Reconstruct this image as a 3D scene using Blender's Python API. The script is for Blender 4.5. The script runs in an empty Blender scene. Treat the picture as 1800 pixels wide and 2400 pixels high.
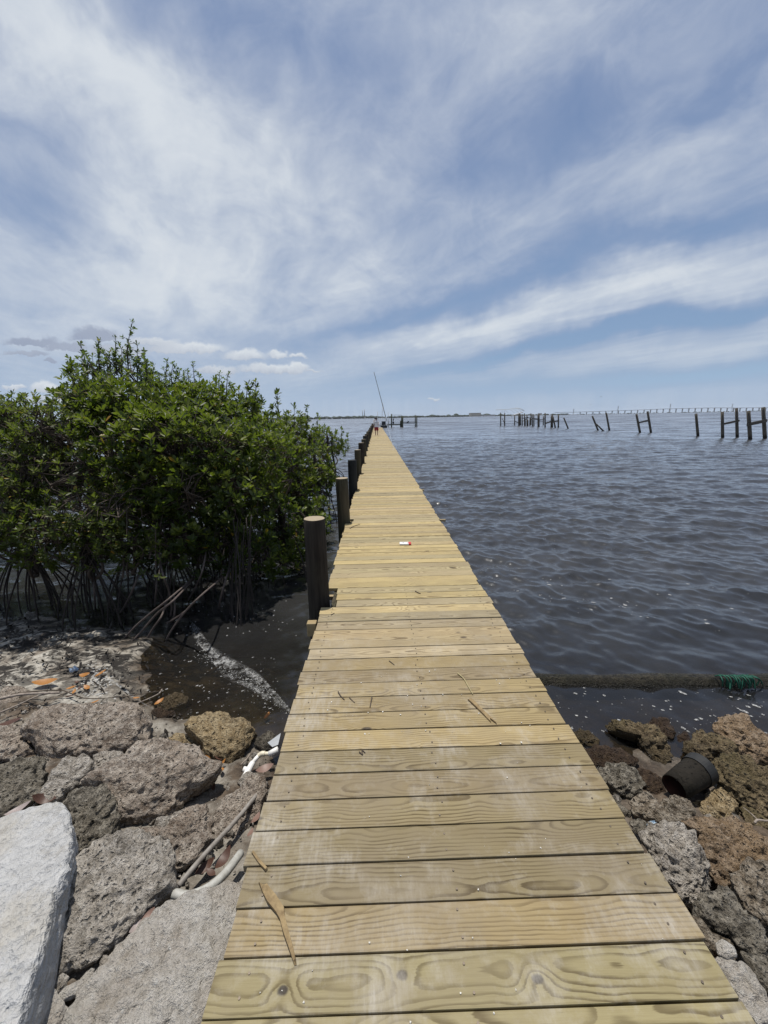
import bpy, bmesh, math, random
import numpy as np
from mathutils import Vector, Matrix, Euler, noise as mnoise
random.seed(7); RNG = np.random.default_rng(11)
SC = bpy.context.scene
COL = SC.collection
R = math.radians

# ------------------------------------------------------------------ camera
DECK_Z = 0.70
CAM = Vector((0.0, 0.0, DECK_Z + 1.78))
FPX = 900.0                                   # focal length in photo pixels (1800 x 2400)
PITCH, YAW, ROLL = 13.8, -2.05, -1.05
CROT = Matrix.Rotation(R(YAW), 3, 'Z') @ Matrix.Rotation(R(90 - PITCH), 3, 'X') @ Matrix.Rotation(R(ROLL), 3, 'Z')
cd = bpy.data.cameras.new('camera'); cam = bpy.data.objects.new('camera', cd); COL.objects.link(cam)
cam.matrix_world = Matrix.Translation(CAM) @ CROT.to_4x4()
cd.sensor_fit = 'VERTICAL'; cd.sensor_height = 36.0; cd.sensor_width = 27.0
cd.lens = 36.0 * FPX / 2400.0
cd.clip_start = 0.05; cd.clip_end = 20000
SC.camera = cam
vs = SC.view_settings
SC.display_settings.display_device = 'sRGB'
vs.view_transform = 'Standard'; vs.look = 'None'; vs.exposure = 0.0; vs.gamma = 1.0; vs.use_curve_mapping = False
SC.cycles.max_bounces = 8; SC.cycles.transparent_max_bounces = 12
SC.cycles.sample_clamp_indirect = 6.0; SC.cycles.sample_clamp_direct = 2.0

def ray(px, py):
    """direction through a pixel of the 1800 x 2400 photograph"""
    return (CROT @ Vector(((px - 900) / FPX, -(py - 1200) / FPX, -1.0))).normalized()
def at_z(px, py, z):
    d = ray(px, py); return CAM + d * ((z - CAM.z) / d.z)
def at_y(px, py, y):
    d = ray(px, py); return CAM + d * ((y - CAM.y) / d.y)
def R1(p): return (p[0] / 2.304, 1350 + p[1] / 2.304)
def R2(p): return (p[0] / 2.304, 1850 + p[1] / 2.304)
def R3(p): return (1250 + p[0] / 2.602, 1550 + p[1] / 2.602)
def R4(p): return (p[0] / 1.952, 720 + p[1] / 1.952)
def R6(p): return (1100 + p[0] / 2.37, 900 + p[1] / 2.37)
def DF(p): return (p[0] * 1.085, p[1] * 1.085)
def Q1(p): return (820 + p[0] / 9.217, 940 + p[1] / 9.217)
def Q3(p): return (1150 + p[0] / 9.76, 940 + p[1] / 9.76)
def Q8(p): return (540 + p[0] / 10.37, 1700 + p[1] / 10.37)
def CR(p): return (760 + p[0] / 3.456, 1550 + p[1] / 3.456)

# ------------------------------------------------------------------ node helpers
class G:
    def __init__(s, nt): s.t = nt
    def node(s, ty, **kw):
        n = s.t.nodes.new(ty)
        for k, v in kw.items(): setattr(n, k, v)
        return n
    def put(s, sock, v):
        if v is None: return
        if isinstance(v, bpy.types.NodeSocket): s.t.links.new(v, sock)
        else:
            try: sock.default_value = v
            except Exception: sock.default_value = tuple(v) + (1.0,)
    def m(s, op, a, b=None, c=None, clamp=False):
        n = s.node('ShaderNodeMath', operation=op, use_clamp=clamp)
        for i, v in enumerate((a, b, c)): s.put(n.inputs[i], v)
        return n.outputs[0]
    def add(s, a, b): return s.m('ADD', a, b)
    def sub(s, a, b): return s.m('SUBTRACT', a, b)
    def mul(s, a, b): return s.m('MULTIPLY', a, b)
    def vm(s, op, a, b=None, out=0):
        n = s.node('ShaderNodeVectorMath', operation=op)
        s.put(n.inputs[0], a)
        if b is not None: s.put(n.inputs[3] if op == 'SCALE' else n.inputs[1], b)
        return n.outputs[1] if op in ('LENGTH', 'DISTANCE', 'DOT_PRODUCT') else n.outputs[0]
    def xyz(s, v):
        n = s.node('ShaderNodeSeparateXYZ'); s.put(n.inputs[0], v); return n.outputs
    def vec(s, x, y, z):
        n = s.node('ShaderNodeCombineXYZ')
        for i, v in enumerate((x, y, z)): s.put(n.inputs[i], v)
        return n.outputs[0]
    def noise(s, v, scale, detail=4, rough=0.55, dist=0.0, color=False):
        n = s.node('ShaderNodeTexNoise'); s.put(n.inputs['Vector'], v)
        n.inputs['Scale'].default_value = scale; n.inputs['Detail'].default_value = detail
        n.inputs['Roughness'].default_value = rough; n.inputs['Distortion'].default_value = dist
        return n.outputs[1] if color else n.outputs[0]
    def voro(s, v, scale, feature='F1', out=0, rand=1.0):
        n = s.node('ShaderNodeTexVoronoi', feature=feature); s.put(n.inputs['Vector'], v)
        n.inputs['Scale'].default_value = scale; n.inputs['Randomness'].default_value = rand
        return n.outputs[out]
    def mr(s, v, a, b, c=0.0, d=1.0, smooth=False):
        n = s.node('ShaderNodeMapRange', clamp=True)
        if smooth: n.interpolation_type = 'SMOOTHSTEP'
        for i, x in enumerate((v, a, b, c, d)): s.put(n.inputs[i], x)
        return n.outputs[0]
    def mix(s, f, a, b, mode='MIX'):
        n = s.node('ShaderNodeMix', data_type='RGBA', blend_type=mode)
        s.put(n.inputs[0], f); s.put(n.inputs[6], a if isinstance(a, bpy.types.NodeSocket) else tuple(a) + (1,))
        s.put(n.inputs[7], b if isinstance(b, bpy.types.NodeSocket) else tuple(b) + (1,))
        return n.outputs[2]
    def bump(s, h, strength=0.5, dist=0.01, normal=None):
        n = s.node('ShaderNodeBump'); s.put(n.inputs['Height'], h)
        n.inputs['Strength'].default_value = strength; n.inputs['Distance'].default_value = dist
        if normal is not None: s.put(n.inputs['Normal'], normal)
        return n.outputs[0]

def material(name):
    m = bpy.data.materials.new(name); m.use_nodes = True
    nt = m.node_tree; nt.nodes.clear(); g = G(nt)
    out = g.node('ShaderNodeOutputMaterial'); g.out = out
    def surf(s): nt.links.new(s, out.inputs['Surface'])
    g.surf = surf
    tc = g.node('ShaderNodeTexCoord'); g.obj = tc.outputs['Object']; g.gen = tc.outputs['Generated']
    ge = g.node('ShaderNodeNewGeometry'); g.pos = ge.outputs['Position']; g.nrm = ge.outputs['Normal']
    oi = g.node('ShaderNodeObjectInfo'); g.rnd = oi.outputs['Random']; g.ocol = oi.outputs['Color']
    g.mat = m
    return g
def principled(g, color, rough=0.7, normal=None, spec=0.4, metal=0.0):
    p = g.node('ShaderNodeBsdfPrincipled')
    g.put(p.inputs['Base Color'], color if isinstance(color, bpy.types.NodeSocket) else tuple(color) + (1,))
    g.put(p.inputs['Roughness'], rough); g.put(p.inputs['Metallic'], metal)
    g.put(p.inputs['Specular IOR Level'], spec)
    if normal is not None: g.put(p.inputs['Normal'], normal)
    return p.outputs[0]

# ------------------------------------------------------------------ world: Nishita sky seen through high cloud
SUN_EL, SUN_AZ = 77.0, -18.0                  # azimuth from +Y, positive towards +X
W = bpy.data.worlds.new('World'); SC.world = W; W.use_nodes = True
W.node_tree.nodes.clear()
g = G(W.node_tree)
wo = g.node('ShaderNodeOutputWorld'); bg = g.node('ShaderNodeBackground'); bg.inputs['Strength'].default_value = 0.10
W.node_tree.links.new(bg.outputs[0], wo.inputs[0])
sky = g.node('ShaderNodeTexSky', sky_type='NISHITA', sun_disc=False)
sky.sun_elevation = R(SUN_EL); sky.sun_rotation = R(SUN_AZ); sky.air_density = 1.0; sky.dust_density = 0.6; sky.ozone_density = 2.0
tc = g.node('ShaderNodeTexCoord'); D = tc.outputs['Generated']
wn = g.noise(D, 2.6, 5, 0.6, color=True)
warp = g.vm('SCALE', g.vm('SUBTRACT', wn, (0.5, 0.5, 0.5)), 0.30)
wn2 = g.noise(D, 9.0, 4, 0.6, color=True)
warp2 = g.vm('SCALE', g.vm('SUBTRACT', wn2, (0.5, 0.5, 0.5)), 0.06)
sx, sy, sz = g.xyz(D)
Dw = g.vm('ADD', g.vm('ADD', D, g.vm('SCALE', g.vm('MULTIPLY', warp, (1, 1, 1)), g.mr(sz, 0.02, 0.45, 0.12, 1.0))), g.vm('SCALE', warp2, g.mr(sz, 0.02, 0.3, 0.2, 1.0)))
ax, ay, az_ = g.xyz(Dw)
AZ = g.m('ARCTAN2', ax, ay); EL = g.m('ARCSINE', g.vm('DOT_PRODUCT', g.vm('NORMALIZE', Dw), (0, 0, 1)))
def azel(px, py):
    d = ray(px, py); return math.atan2(d.x, d.y), math.asin(d.z)
def gauss(cx, cy, rx, ry, ang, A, E, sharp=2):
    """soft blob on the sky map, given round a direction of the sky"""
    cx, cy, rx, ry = [v * 1.085 for v in (cx, cy, rx, ry)]
    c, s_ = math.cos(R(ang)), math.sin(R(ang))
    a0, e0 = azel(cx, cy); k = 0.25
    a1, e1 = azel(cx + c * rx * k, cy + s_ * rx * k); a2, e2 = azel(cx + s_ * ry * k, cy - c * ry * k)
    j = np.array([[a1 - a0, a2 - a0], [e1 - e0, e2 - e0]]) / k
    i = np.linalg.inv(j)
    da, de = g.sub(A, a0), g.sub(E, e0)
    u = g.m('MULTIPLY_ADD', da, float(i[0, 0]), g.mul(de, float(i[0, 1])))
    v = g.m('MULTIPLY_ADD', da, float(i[1, 0]), g.mul(de, float(i[1, 1])))
    q = g.m('MULTIPLY_ADD', u, u, g.mul(v, v))
    return g.m('EXPONENT', g.mul(q, -1.0)), v
BLOBS = [  # displayed-photo centre, radii, angle, weight
    (230, 120, 340, 90, 30, .30), (430, 300, 420, 110, 33, .22), (520, 560, 360, 150, 12, .22), (250, 640, 330, 150, 0, .27), (330, 470, 260, 90, 10, .08), (430, 330, 160, 60, 35, .14), (90, 90, 160, 60, 30, .12),
    (640, 290, 130, 90, 40, .14), (1330, 650, 560, 46, -13, .34), (880, 745, 260, 36, -14, .14), (1480, 760, 340, 26, -8, .20), (1560, 545, 260, 50, -18, .12),
    (1150, 440, 300, 60, -25, .10), (860, 420, 200, 160, 0, .06), (1000, 60, 300, 90, 30, .12), (1250, 60, 160, 80, 0, .14), (1400, 330, 260, 50, -30, .10), (480, 30, 120, 50, 30, -.10), (80, 220, 200, 60, 30, .12), (330, 420, 200, 60, 30, -.10),
    (60, 430, 190, 50, 28, -.20), (60, 300, 110, 30, 30, -.12), (1120, 612, 420, 34, -17, -.26), (1520, 480, 260, 34, -18, -.26),
    (1430, 702, 340, 18, -11, -.60), (1080, 772, 300, 15, -11, -.42), (1250, 250, 90, 150, 35, -.22), (1060, 350, 120, 60, -40, -.16), (1080, 190, 70, 120, 20, -.12),
    (1560, 110, 210, 60, -35, -.22), (1640, 300, 180, 60, -25, -.10), (800, 690, 170, 26, -10, -.22), (700, 120, 160, 70, 40, -.12), (900, 20, 100, 40, 0, -.12),
    (600, 50, 130, 50, 40, -.06), (1560, 800, 280, 16, -6, -.42), (1150, 835, 420, 20, -3, -.22)]
dens = None
for (cx, cy, rx, ry, an, w_) in BLOBS:
    e_, _ = gauss(cx, cy, rx, ry, an, AZ, EL)
    dens = g.mul(e_, w_) if dens is None else g.m('MULTIPLY_ADD', e_, w_, dens)
zc = g.m('MAXIMUM', sz, 0.045)
pl_x = g.m('DIVIDE', sx, zc); pl_y = g.m('DIVIDE', sy, zc)
th = R(-24)
al = g.m('MULTIPLY_ADD', pl_x, math.sin(th), g.mul(pl_y, math.cos(th)))
ac = g.m('MULTIPLY_ADD', pl_x, math.cos(th), g.mul(pl_y, -math.sin(th)))
st = g.noise(g.vec(g.mul(al, 0.36), g.mul(ac, 1.1), 3.7), 1.5, 6, 0.52, 1.1)
st3 = g.noise(g.vm('ADD', g.vm('MULTIPLY', D, (1, 1, 1.6)), g.vm('SCALE', warp, .55)), 6.5, 8, 0.66, 0.5)
st2 = g.noise(g.vec(g.mul(al, 0.8), g.mul(ac, 1.5), 9.1), 2.6, 6, 0.6, 0.3)
lowf = g.mr(sz, 0.05, 0.30, 0.35, 1.0)
dens = g.add(dens, g.mul(lowf, g.m('MULTIPLY_ADD', g.sub(st, 0.5), 0.56, g.m('MULTIPLY_ADD', g.sub(st2, 0.5), 0.28, g.mul(g.sub(st3, 0.5), 0.66)))))
dens = g.add(dens, 0.515)
dens = g.mr(dens, 0.08, 1.02, 0.0, 1.0)
SKY_GAIN, CLOUD = 1.0, (7.0, 7.45, 7.95)
blue = g.mix(g.mr(sz, 0.0, 0.5, 1.0, 0.0), (1.85, 2.7, 4.55), (2.4, 3.7, 5.75))
blue = g.mix(0.75, sky.outputs[0], blue)
hz = g.mix(g.mr(sz, 0.0, 0.16, 0.9, 0.0, True), blue, (3.5, 5.0, 6.9))
cl = g.mix(g.mr(dens, 0.25, 0.85, 0, 1), (3.65, 4.25, 5.75), CLOUD)
skyc = g.mix(g.mul(dens, 0.95), hz, cl)
# a low bank of small cumulus
PUFF = [(330, 742, 50, 9, .7), (400, 756, 75, 13, 1), (530, 771, 42, 12, 1), (600, 768, 20, 8, 1), (643, 771, 15, 5, 1), (590, 800, 62, 10, .9), (640, 797, 24, 9, 1),
        (678, 803, 18, 3, .8), (205, 728, 46, 15, .12), (70, 742, 52, 11, .10), (140, 752, 40, 12, .22), (60, 765, 40, 5, .3), (110, 780, 14, 5, .15),
        (97, 842, 28, 13, 1), (30, 836, 20, 6, .9), (938, 863, 13, 3, .8), (470, 802, 44, 8, .7), (100, 866, 50, 7, .7), (250, 760, 60, 12, .5)]
pn = g.noise(D, 34.0, 5, 0.62, color=True)
Dp = g.vm('ADD', D, g.vm('SCALE', g.vm('SUBTRACT', pn, (.5, .5, .5)), 0.035))
qx, qy, qz = g.xyz(Dp); PA = g.m('ARCTAN2', qx, qy); PE = g.m('ARCSINE', qz)
ps = None; pv = None; pw = None
for (cx, cy, rx, ry, br) in PUFF:
    e_, v_ = gauss(cx, cy, rx * 1.15, ry * 1.3, 0, PA, PE)
    fl = g.mul(e_, g.mr(v_, -0.75, -0.15, 0.0, 1.0, True))
    ps = fl if ps is None else g.m('MAXIMUM', ps, fl)
    pv = g.mul(e_, g.mul(g.mr(v_, -0.7, 0.7, 0.35, 1.0), br)) if pv is None else g.add(pv, g.mul(e_, g.mul(g.mr(v_, -0.7, 0.7, 0.35, 1.0), br)))
    pw = e_ if pw is None else g.add(pw, e_)
pb = g.m('DIVIDE', pv, g.add(pw, 0.001))
pcol = g.mix(g.mr(pb, 0.05, 0.9, 0, 1), (2.9, 3.4, 4.6), (7.2, 7.6, 8.0))
skyc = g.mix(g.mul(g.mr(ps, 0.18, 0.62, 0, 1, True), 0.85), skyc, pcol)
W.node_tree.links.new(skyc, bg.inputs['Color'])
W.cycles.sampling_method = 'MANUAL'; W.cycles.sample_map_resolution = 512

sl = bpy.data.lights.new('sun', 'SUN'); sl.energy = 4.6; sl.angle = R(0.6); sl.color = (1.0, 0.95, 0.87)
so = bpy.data.objects.new('sun', sl); COL.objects.link(so)
sd = Vector((math.sin(R(SUN_AZ)) * math.cos(R(SUN_EL)), math.cos(R(SUN_AZ)) * math.cos(R(SUN_EL)), math.sin(R(SUN_EL))))
so.rotation_euler = sd.to_track_quat('Z', 'Y').to_euler()

# ------------------------------------------------------------------ object helpers
def link(name, me, mat=None, parent=None):
    o = bpy.data.objects.new(name, me); COL.objects.link(o)
    if mat is not None and me is not None and not me.materials: me.materials.append(mat)
    if parent is not None: o.parent = parent
    return o
def tag(o, label=None, cat=None, group=None, kind=None):
    if label: o['label'] = label
    if cat: o['category'] = cat
    if group: o['group'] = group
    if kind: o['kind'] = kind
    return o
def empty(name, loc, label, cat, group=None):
    o = bpy.data.objects.new(name, None); COL.objects.link(o); o.location = loc; o.empty_display_size = 0.2
    return tag(o, label, cat, group)
def np_mesh(name, V, F, smooth=True, attrs=None):
    """V (n,3); F (m,3|4)"""
    V = np.asarray(V, dtype=np.float32); F = np.asarray(F, dtype=np.int32); k = F.shape[1]
    me = bpy.data.meshes.new(name)
    me.vertices.add(len(V)); me.vertices.foreach_set('co', V.ravel())
    me.loops.add(F.size); me.loops.foreach_set('vertex_index', F.ravel())
    me.polygons.add(len(F)); me.polygons.foreach_set('loop_start', np.arange(0, F.size, k, dtype=np.int32))
    me.polygons.foreach_set('use_smooth', np.full(len(F), smooth))
    for an, (dom, arr) in (attrs or {}).items():
        a = me.attributes.new(an, 'FLOAT', dom); a.data.foreach_set('value', np.asarray(arr, dtype=np.float32))
    me.update(calc_edges=True); me.validate()
    return me
class MB:
    """collects boxes, tubes and prisms; build() links them as one mesh object"""
    def __init__(s): s.v = []; s.f = []
    def addmesh(s, vs_, fs):
        b = len(s.v); s.v += [tuple(v) for v in vs_]; s.f += [tuple(b + i for i in f) for f in fs]
    def box(s, c, d, rot=None):
        c = Vector(c); h = Vector(d) / 2
        vs_ = []
        for z in (-1, 1):
            for y in (-1, 1):
                for x in (-1, 1):
                    p = Vector((x * h.x, y * h.y, z * h.z))
                    if rot is not None: p = rot @ p
                    vs_.append(c + p)
        s.addmesh(vs_, [(0, 2, 3, 1), (4, 5, 7, 6), (0, 1, 5, 4), (2, 6, 7, 3), (0, 4, 6, 2), (1, 3, 7, 5)])
    def beam(s, a, b, w, h):
        a, b = Vector(a), Vector(b); d = b - a
        q = d.to_track_quat('X', 'Z').to_matrix()
        s.box((a + b) / 2, (d.length, w, h), q)
    def tube(s, pts, rad, n=8, cap=True):
        pts = [Vector(p) for p in pts]; m = len(pts)
        rs = rad if isinstance(rad, (list, tuple)) else [rad] * m
        b = len(s.v); prev = None
        for i, p in enumerate(pts):
            t = (pts[min(i + 1, m - 1)] - pts[max(i - 1, 0)]).normalized()
            if prev is None:
                u = t.orthogonal().normalized()
            else:
                u = (prev - t * prev.dot(t))
                u = u.normalized() if u.length > 1e-6 else t.orthogonal().normalized()
            prev = u; w = t.cross(u)
            for k in range(n):
                a = 2 * math.pi * k / n
                s.v.append(tuple(p + (u * math.cos(a) + w * math.sin(a)) * rs[i]))
        for i in range(m - 1):
            for k in range(n):
                k2 = (k + 1) % n
                s.f.append((b + i * n + k, b + i * n + k2, b + (i + 1) * n + k2, b + (i + 1) * n + k))
        if cap:
            s.f.append(tuple(b + k for k in reversed(range(n)))); s.f.append(tuple(b + (m - 1) * n + k for k in range(n)))
    def build(s, name, mat, parent=None, smooth=False, bevel=0.0):
        me = bpy.data.meshes.new(name); me.from_pydata(s.v, [], s.f)
        if smooth: me.polygons.foreach_set('use_smooth', [True] * len(me.polygons))
        me.update()
        o = link(name, me, mat, parent)
        if bevel:
            md = o.modifiers.new('bevel', 'BEVEL'); md.width = bevel; md.segments = 2; md.limit_method = 'ANGLE'
        return o
def curve_pts(pts, n=12):
    """Catmull-Rom through points"""
    P = [Vector(p) for p in pts]; P = [P[0] * 2 - P[1]] + P + [P[-1] * 2 - P[-2]]
    out = []
    for i in range(1, len(P) - 2):
        for k in range(n):
            t = k / n; a, b, c, d = P[i - 1], P[i], P[i + 1], P[i + 2]
            out.append(0.5 * ((2 * b) + (c - a) * t + (2 * a - 5 * b + 4 * c - d) * t * t + (3 * b - a - 3 * c + d) * t ** 3))
    out.append(P[-2]); return out
# ------------------------------------------------------------------ materials
def mat_wood(name='treated_pine', knots=None):
    g = material(name)
    off = g.vec(g.mul(g.rnd, 57.0), g.mul(g.rnd, 23.0), g.mul(g.rnd, 11.0))
    p = g.obj; x, y, z = g.xyz(p)
    pr = g.vm('ADD', p, off)
    w1 = g.sub(g.noise(g.vm('MULTIPLY', pr, (.75, 2.2, 1.0)), 1.6, 4, 0.55), 0.5)
    w2 = g.sub(g.noise(g.vm('MULTIPLY', pr, (2.2, 1.0, 1.0)), 1.2, 2, 0.5), 0.5)
    rr = g.m('FRACT', g.mul(g.rnd, 17.31))
    # knots: sparse cells
    kv = g.vm('MULTIPLY', pr, (2.6, 7.0, 0.0))
    kn = g.node('ShaderNodeTexVoronoi', feature='F1'); g.put(kn.inputs['Vector'], kv); kn.inputs['Scale'].default_value = 1.0
    kd = kn.outputs[0]; kc = g.xyz(kn.outputs[1])[0]
    rare = g.mr(kc, 0.60, 0.64)
    if knots:
        kd = None; rare = 1.0
        kw = g.vm('ADD', p, g.vm('SCALE', g.vm('SUBTRACT', g.noise(p, 40, 2, color=True), (.5, .5, .5)), .008))
        for (kx, ky) in knots:
            q = g.vm('LENGTH', g.vm('MULTIPLY', g.vm('SUBTRACT', kw, (kx, ky, 0)), (4.2, 6.2, 0)))
            kd = q if kd is None else g.m('MINIMUM', kd, q)
    kfar = g.mul(g.m('EXPONENT', g.mul(g.m('POWER', g.mul(kd, 4.2), 2.0), -1.0)), rare)
    yy = g.add(g.m('MULTIPLY_ADD', w1, 0.075, y), g.m('MULTIPLY_ADD', rr, 0.16, -0.08))
    dz = g.m('MULTIPLY_ADD', w2, 0.085, 0.04)
    rad = g.m('SQRT', g.m('MULTIPLY_ADD', yy, yy, g.mul(dz, dz)))
    rad = g.m('MULTIPLY_ADD', kfar, 0.030, rad)
    fine = g.noise(g.vm('MULTIPLY', pr, (3.0, 60, 10)), 3.0, 3, 0.6)
    ph = g.m('FRACT', g.m('MULTIPLY_ADD', fine, 0.35, g.mul(rad, 78.0)))
    ring = g.mul(g.mr(ph, 0.46, 0.84, 0, 1, True), g.mr(ph, 0.93, 1.0, 1, 0))
    ring = g.mul(ring, g.mr(g.noise(g.vm('MULTIPLY', pr, (2, 8, 1)), 1.3, 2), 0.30, 0.62, 0.25, 1.0))
    streak = g.noise(g.vm('MULTIPLY', pr, (4.0, 160, 20)), 2.0, 4, 0.7)
    col = g.mix(g.mul(ring, 0.92), (.42, .350, .220), (.128, .094, .052))
    col = g.mix(g.mul(g.mr(streak, 0.38, 0.72), 0.35), col, (.24, .175, .09))
    col = g.mix(g.mr(g.noise(g.vm('MULTIPLY', pr, (1.3, 5, 1)), 2.0, 4), 0.45, 0.72, 0, 0.45), col, (.34, .27, .17))
    col = g.mix(g.mul(g.mr(kd, 0.05, 0.10, 1, 0, True), rare), col, (.055, .04, .03))
    col = g.mix(1.0, col, g.ocol, 'MULTIPLY')
    # pale dried mud and salt near the shore end, scuffs
    px, py, pz = g.xyz(g.pos)
    near = g.mr(py, 1.6, 3.8, 1.0, 0.06)
    d1 = g.noise(g.vm('MULTIPLY', g.pos, (1.6, 1.9, 1)), 2.1, 7, 0.7)
    d2 = g.noise(g.vm('MULTIPLY', g.pos, (22, 5, 1)), 2.0, 4, 0.7)
    d1 = g.m('MULTIPLY_ADD', g.mr(px, -.1, -.5, 0, 1), .07, d1)
    dust = g.mul(g.mul(g.mr(d1, 0.48, 0.70, 0, 1), g.mr(d2, 0.35, 0.7, 0.25, 1)), near)
    col = g.mix(g.mul(dust, 0.8), col, (.42, .395, .35))
    grime = g.mr(g.noise(g.vm('MULTIPLY', g.pos, (0.9, 0.8, 1)), 2.6, 6, 0.65), 0.42, 0.66, 0, 0.55)
    grime = g.mul(grime, g.mr(py, 2.0, 4.5, 1.0, .25))
    col = g.mix(grime, col, (.19, .155, .105))
    h = g.add(g.mul(ring, -0.5), g.mul(streak, 0.5))
    g.surf(principled(g, col, g.mr(ring, 0, 1, 0.62, 0.8), g.bump(h, 0.35, 0.0015), 0.28))
    return g.mat
def mat_piling(name, base, dark, green):
    g = material(name); x, y, z = g.xyz(g.obj)
    v = g.vm('MULTIPLY', g.obj, (14, 14, 0.9))
    v = g.vm('ADD', v, g.vec(g.mul(g.rnd, 31), 0, 0))
    s = g.noise(v, 1.6, 6, 0.68)
    cr = g.mr(g.noise(g.vm('MULTIPLY', g.obj, (46, 46, 1.1)), 1.0, 3, 0.7), 0.60, 0.70, 0, 1)
    col = g.mix(g.mr(s, 0.32, 0.70), dark, base)
    col = g.mix(g.mr(g.noise(g.obj, 3.0, 4), 0.45, 0.7, 0, .6), col, green)
    col = g.mix(g.mul(cr, .75), col, (.02, .015, .01))
    wet = g.mr(g.xyz(g.pos)[2], 0.16, 0.42, 0.85, 0.0)          # tide mark
    col = g.mix(wet, col, (.018, .016, .012))
    g.surf(principled(g, col, 0.85, g.bump(g.sub(s, g.mul(cr, 1.6)), 1.0, 0.012), 0.2))
    return g.mat
def mat_simple(name, col, rough=0.6, var=0.25, scale=20.0, bump=0.3, dist=0.003, metal=0.0, spec=0.4, dark=None):
    g = material(name)
    n = g.noise(g.obj, scale, 5, 0.6)
    d = dark or tuple(c * (1 - var * 1.6) for c in col)
    c = g.mix(g.mr(n, 0.3, 0.7), d, col)
    g.surf(principled(g, c, rough, g.bump(n, bump, dist) if bump else None, spec, metal))
    return g.mat
def mat_rock(name, c_lo, c_mid, c_hi, stain=None, stain_amt=0.0, wet=0.0, pit=1.0, rough=0.9):
    g = material(name)
    p = g.vm('ADD', g.obj, g.vec(g.mul(g.rnd, 40), g.mul(g.rnd, 13), 0))
    n1 = g.noise(p, 5.5, 8, 0.66, 0.4); n2 = g.noise(p, 26, 7, 0.72); n3 = g.noise(p, 110, 4, 0.7)
    sh = g.voro(g.vm('ADD', p, g.vm('SCALE', g.noise(p, 30, 2, color=True), 0.03)), 62); shc = g.xyz(g.voro(p, 62, out=1))[0]
    pv = g.voro(g.vm('ADD', p, g.vm('SCALE', g.noise(p, 18, 3, color=True), 0.07)), 30)
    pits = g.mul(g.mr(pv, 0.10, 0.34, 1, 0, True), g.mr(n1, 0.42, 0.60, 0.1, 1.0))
    pv2 = g.voro(g.vm('ADD', p, g.vm('SCALE', g.noise(p, 40, 3, color=True), 0.03)), 78)
    pits2 = g.mr(pv2, 0.12, 0.36, 1, 0, True)
    col = g.mix(g.mr(n1, 0.30, 0.60), c_lo, c_mid)
    col = g.mix(g.mr(n2, 0.44, 0.66, 0, 0.95), col, c_hi)
    col = g.mix(g.mr(n2, 0.30, 0.44, 0.7, 0), col, tuple(c * .5 for c in c_lo))
    if stain: col = g.mix(g.mul(g.mr(g.noise(p, 3.2, 6, 0.6), 0.40, 0.62), stain_amt), col, stain)
    col = g.mix(g.mul(g.mr(n3, 0.52, 0.72), 0.45), col, tuple(c * .35 for c in c_lo))
    fleck = g.mul(g.mr(sh, 0.10, 0.16, 1, 0), g.mr(shc, 0.80, 0.84))
    col = g.mix(g.mul(fleck, 0.8), col, (.62, .58, .52))
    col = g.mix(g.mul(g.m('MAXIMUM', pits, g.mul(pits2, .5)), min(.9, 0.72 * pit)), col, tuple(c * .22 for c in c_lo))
    n4 = g.noise(p, 60, 5, .75, .3)
    col = g.mix(g.mr(n4, .57, .68, 0, .55), col, tuple(min(.75, c * 1.15) for c in c_hi))
    col = g.mix(g.mr(n4, .33, .42, .55, 0), col, tuple(c * .30 for c in c_lo))
    wl = g.mr(g.m('MULTIPLY_ADD', g.sub(n1, .5), .12, g.xyz(g.pos)[2]), 0.03, 0.13, 1.0, wet)  # damp near the waterline
    col = g.mix(g.mul(wl, 0.72), col, tuple(c * 0.22 for c in c_mid))
    h = g.add(g.add(g.mul(n1, 1.6), g.mul(n2, 1.2)), g.add(g.m('MULTIPLY_ADD', n4, .75, g.mul(n3, 0.40)), g.add(g.mul(pits, -1.7 * pit), g.mul(pits2, -0.6 * pit))))
    g.surf(principled(g, col, g.mr(wl, 0, 1, rough, 0.35), g.bump(h, 1.0, 0.030), 0.3))
    return g.mat
M = {}
M['pine'] = mat_wood()
M['pine_knotty'] = mat_wood('knotty_pine', [(-.60, -.012), (-.215, .012), (.225, -.008)])
M['pile'] = mat_piling('weathered_piling', (.050, .042, .033), (.015, .012, .010), (.038, .037, .026))
M['pile_dark'] = mat_piling('tarred_piling', (.03, .032, .032), (.012, .013, .014), (.03, .035, .03))
M['pile_green'] = mat_piling('greenish_piling', (.085, .072, .047), (.034, .030, .019), (.052, .06, .034))
M['old_pile'] = mat_piling('old_dock_timber', (.12, .105, .085), (.05, .045, .04), (.085, .08, .06))
def mat_endgrain():
    g = material('cut_end_grain'); x, y, z = g.xyz(g.obj)
    r = g.m('SQRT', g.m('MULTIPLY_ADD', x, x, g.mul(y, y)))
    n = g.noise(g.obj, 14, 5, 0.65)
    ri = g.m('SINE', g.m('MULTIPLY_ADD', n, 3.0, g.mul(r, 620)))
    c = g.mix(g.mr(ri, -1, 1, 0, .5), (.36, .30, .21), (.21, .165, .11))
    c = g.mix(g.mr(n, .5, .75, 0, .6), c, (.22, .18, .13))
    g.surf(principled(g, c, .85, g.bump(ri, .3, .002), .2)); return g.mat
M['endgrain'] = mat_endgrain()
M['rock_grey'] = mat_rock('grey_limestone', (.115, .098, .078), (.42, .375, .315), (.68, .63, .56), pit=.8)
M['rock_warm'] = mat_rock('pinkish_coquina', (.12, .09, .07), (.44, .37, .30), (.68, .61, .52), stain=(.23, .165, .115), stain_amt=.45)
M['rock_yellow'] = mat_rock('yellow_coral_rock', (.11, .075, .038), (.38, .28, .15), (.54, .44, .28), pit=1.2)
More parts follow.
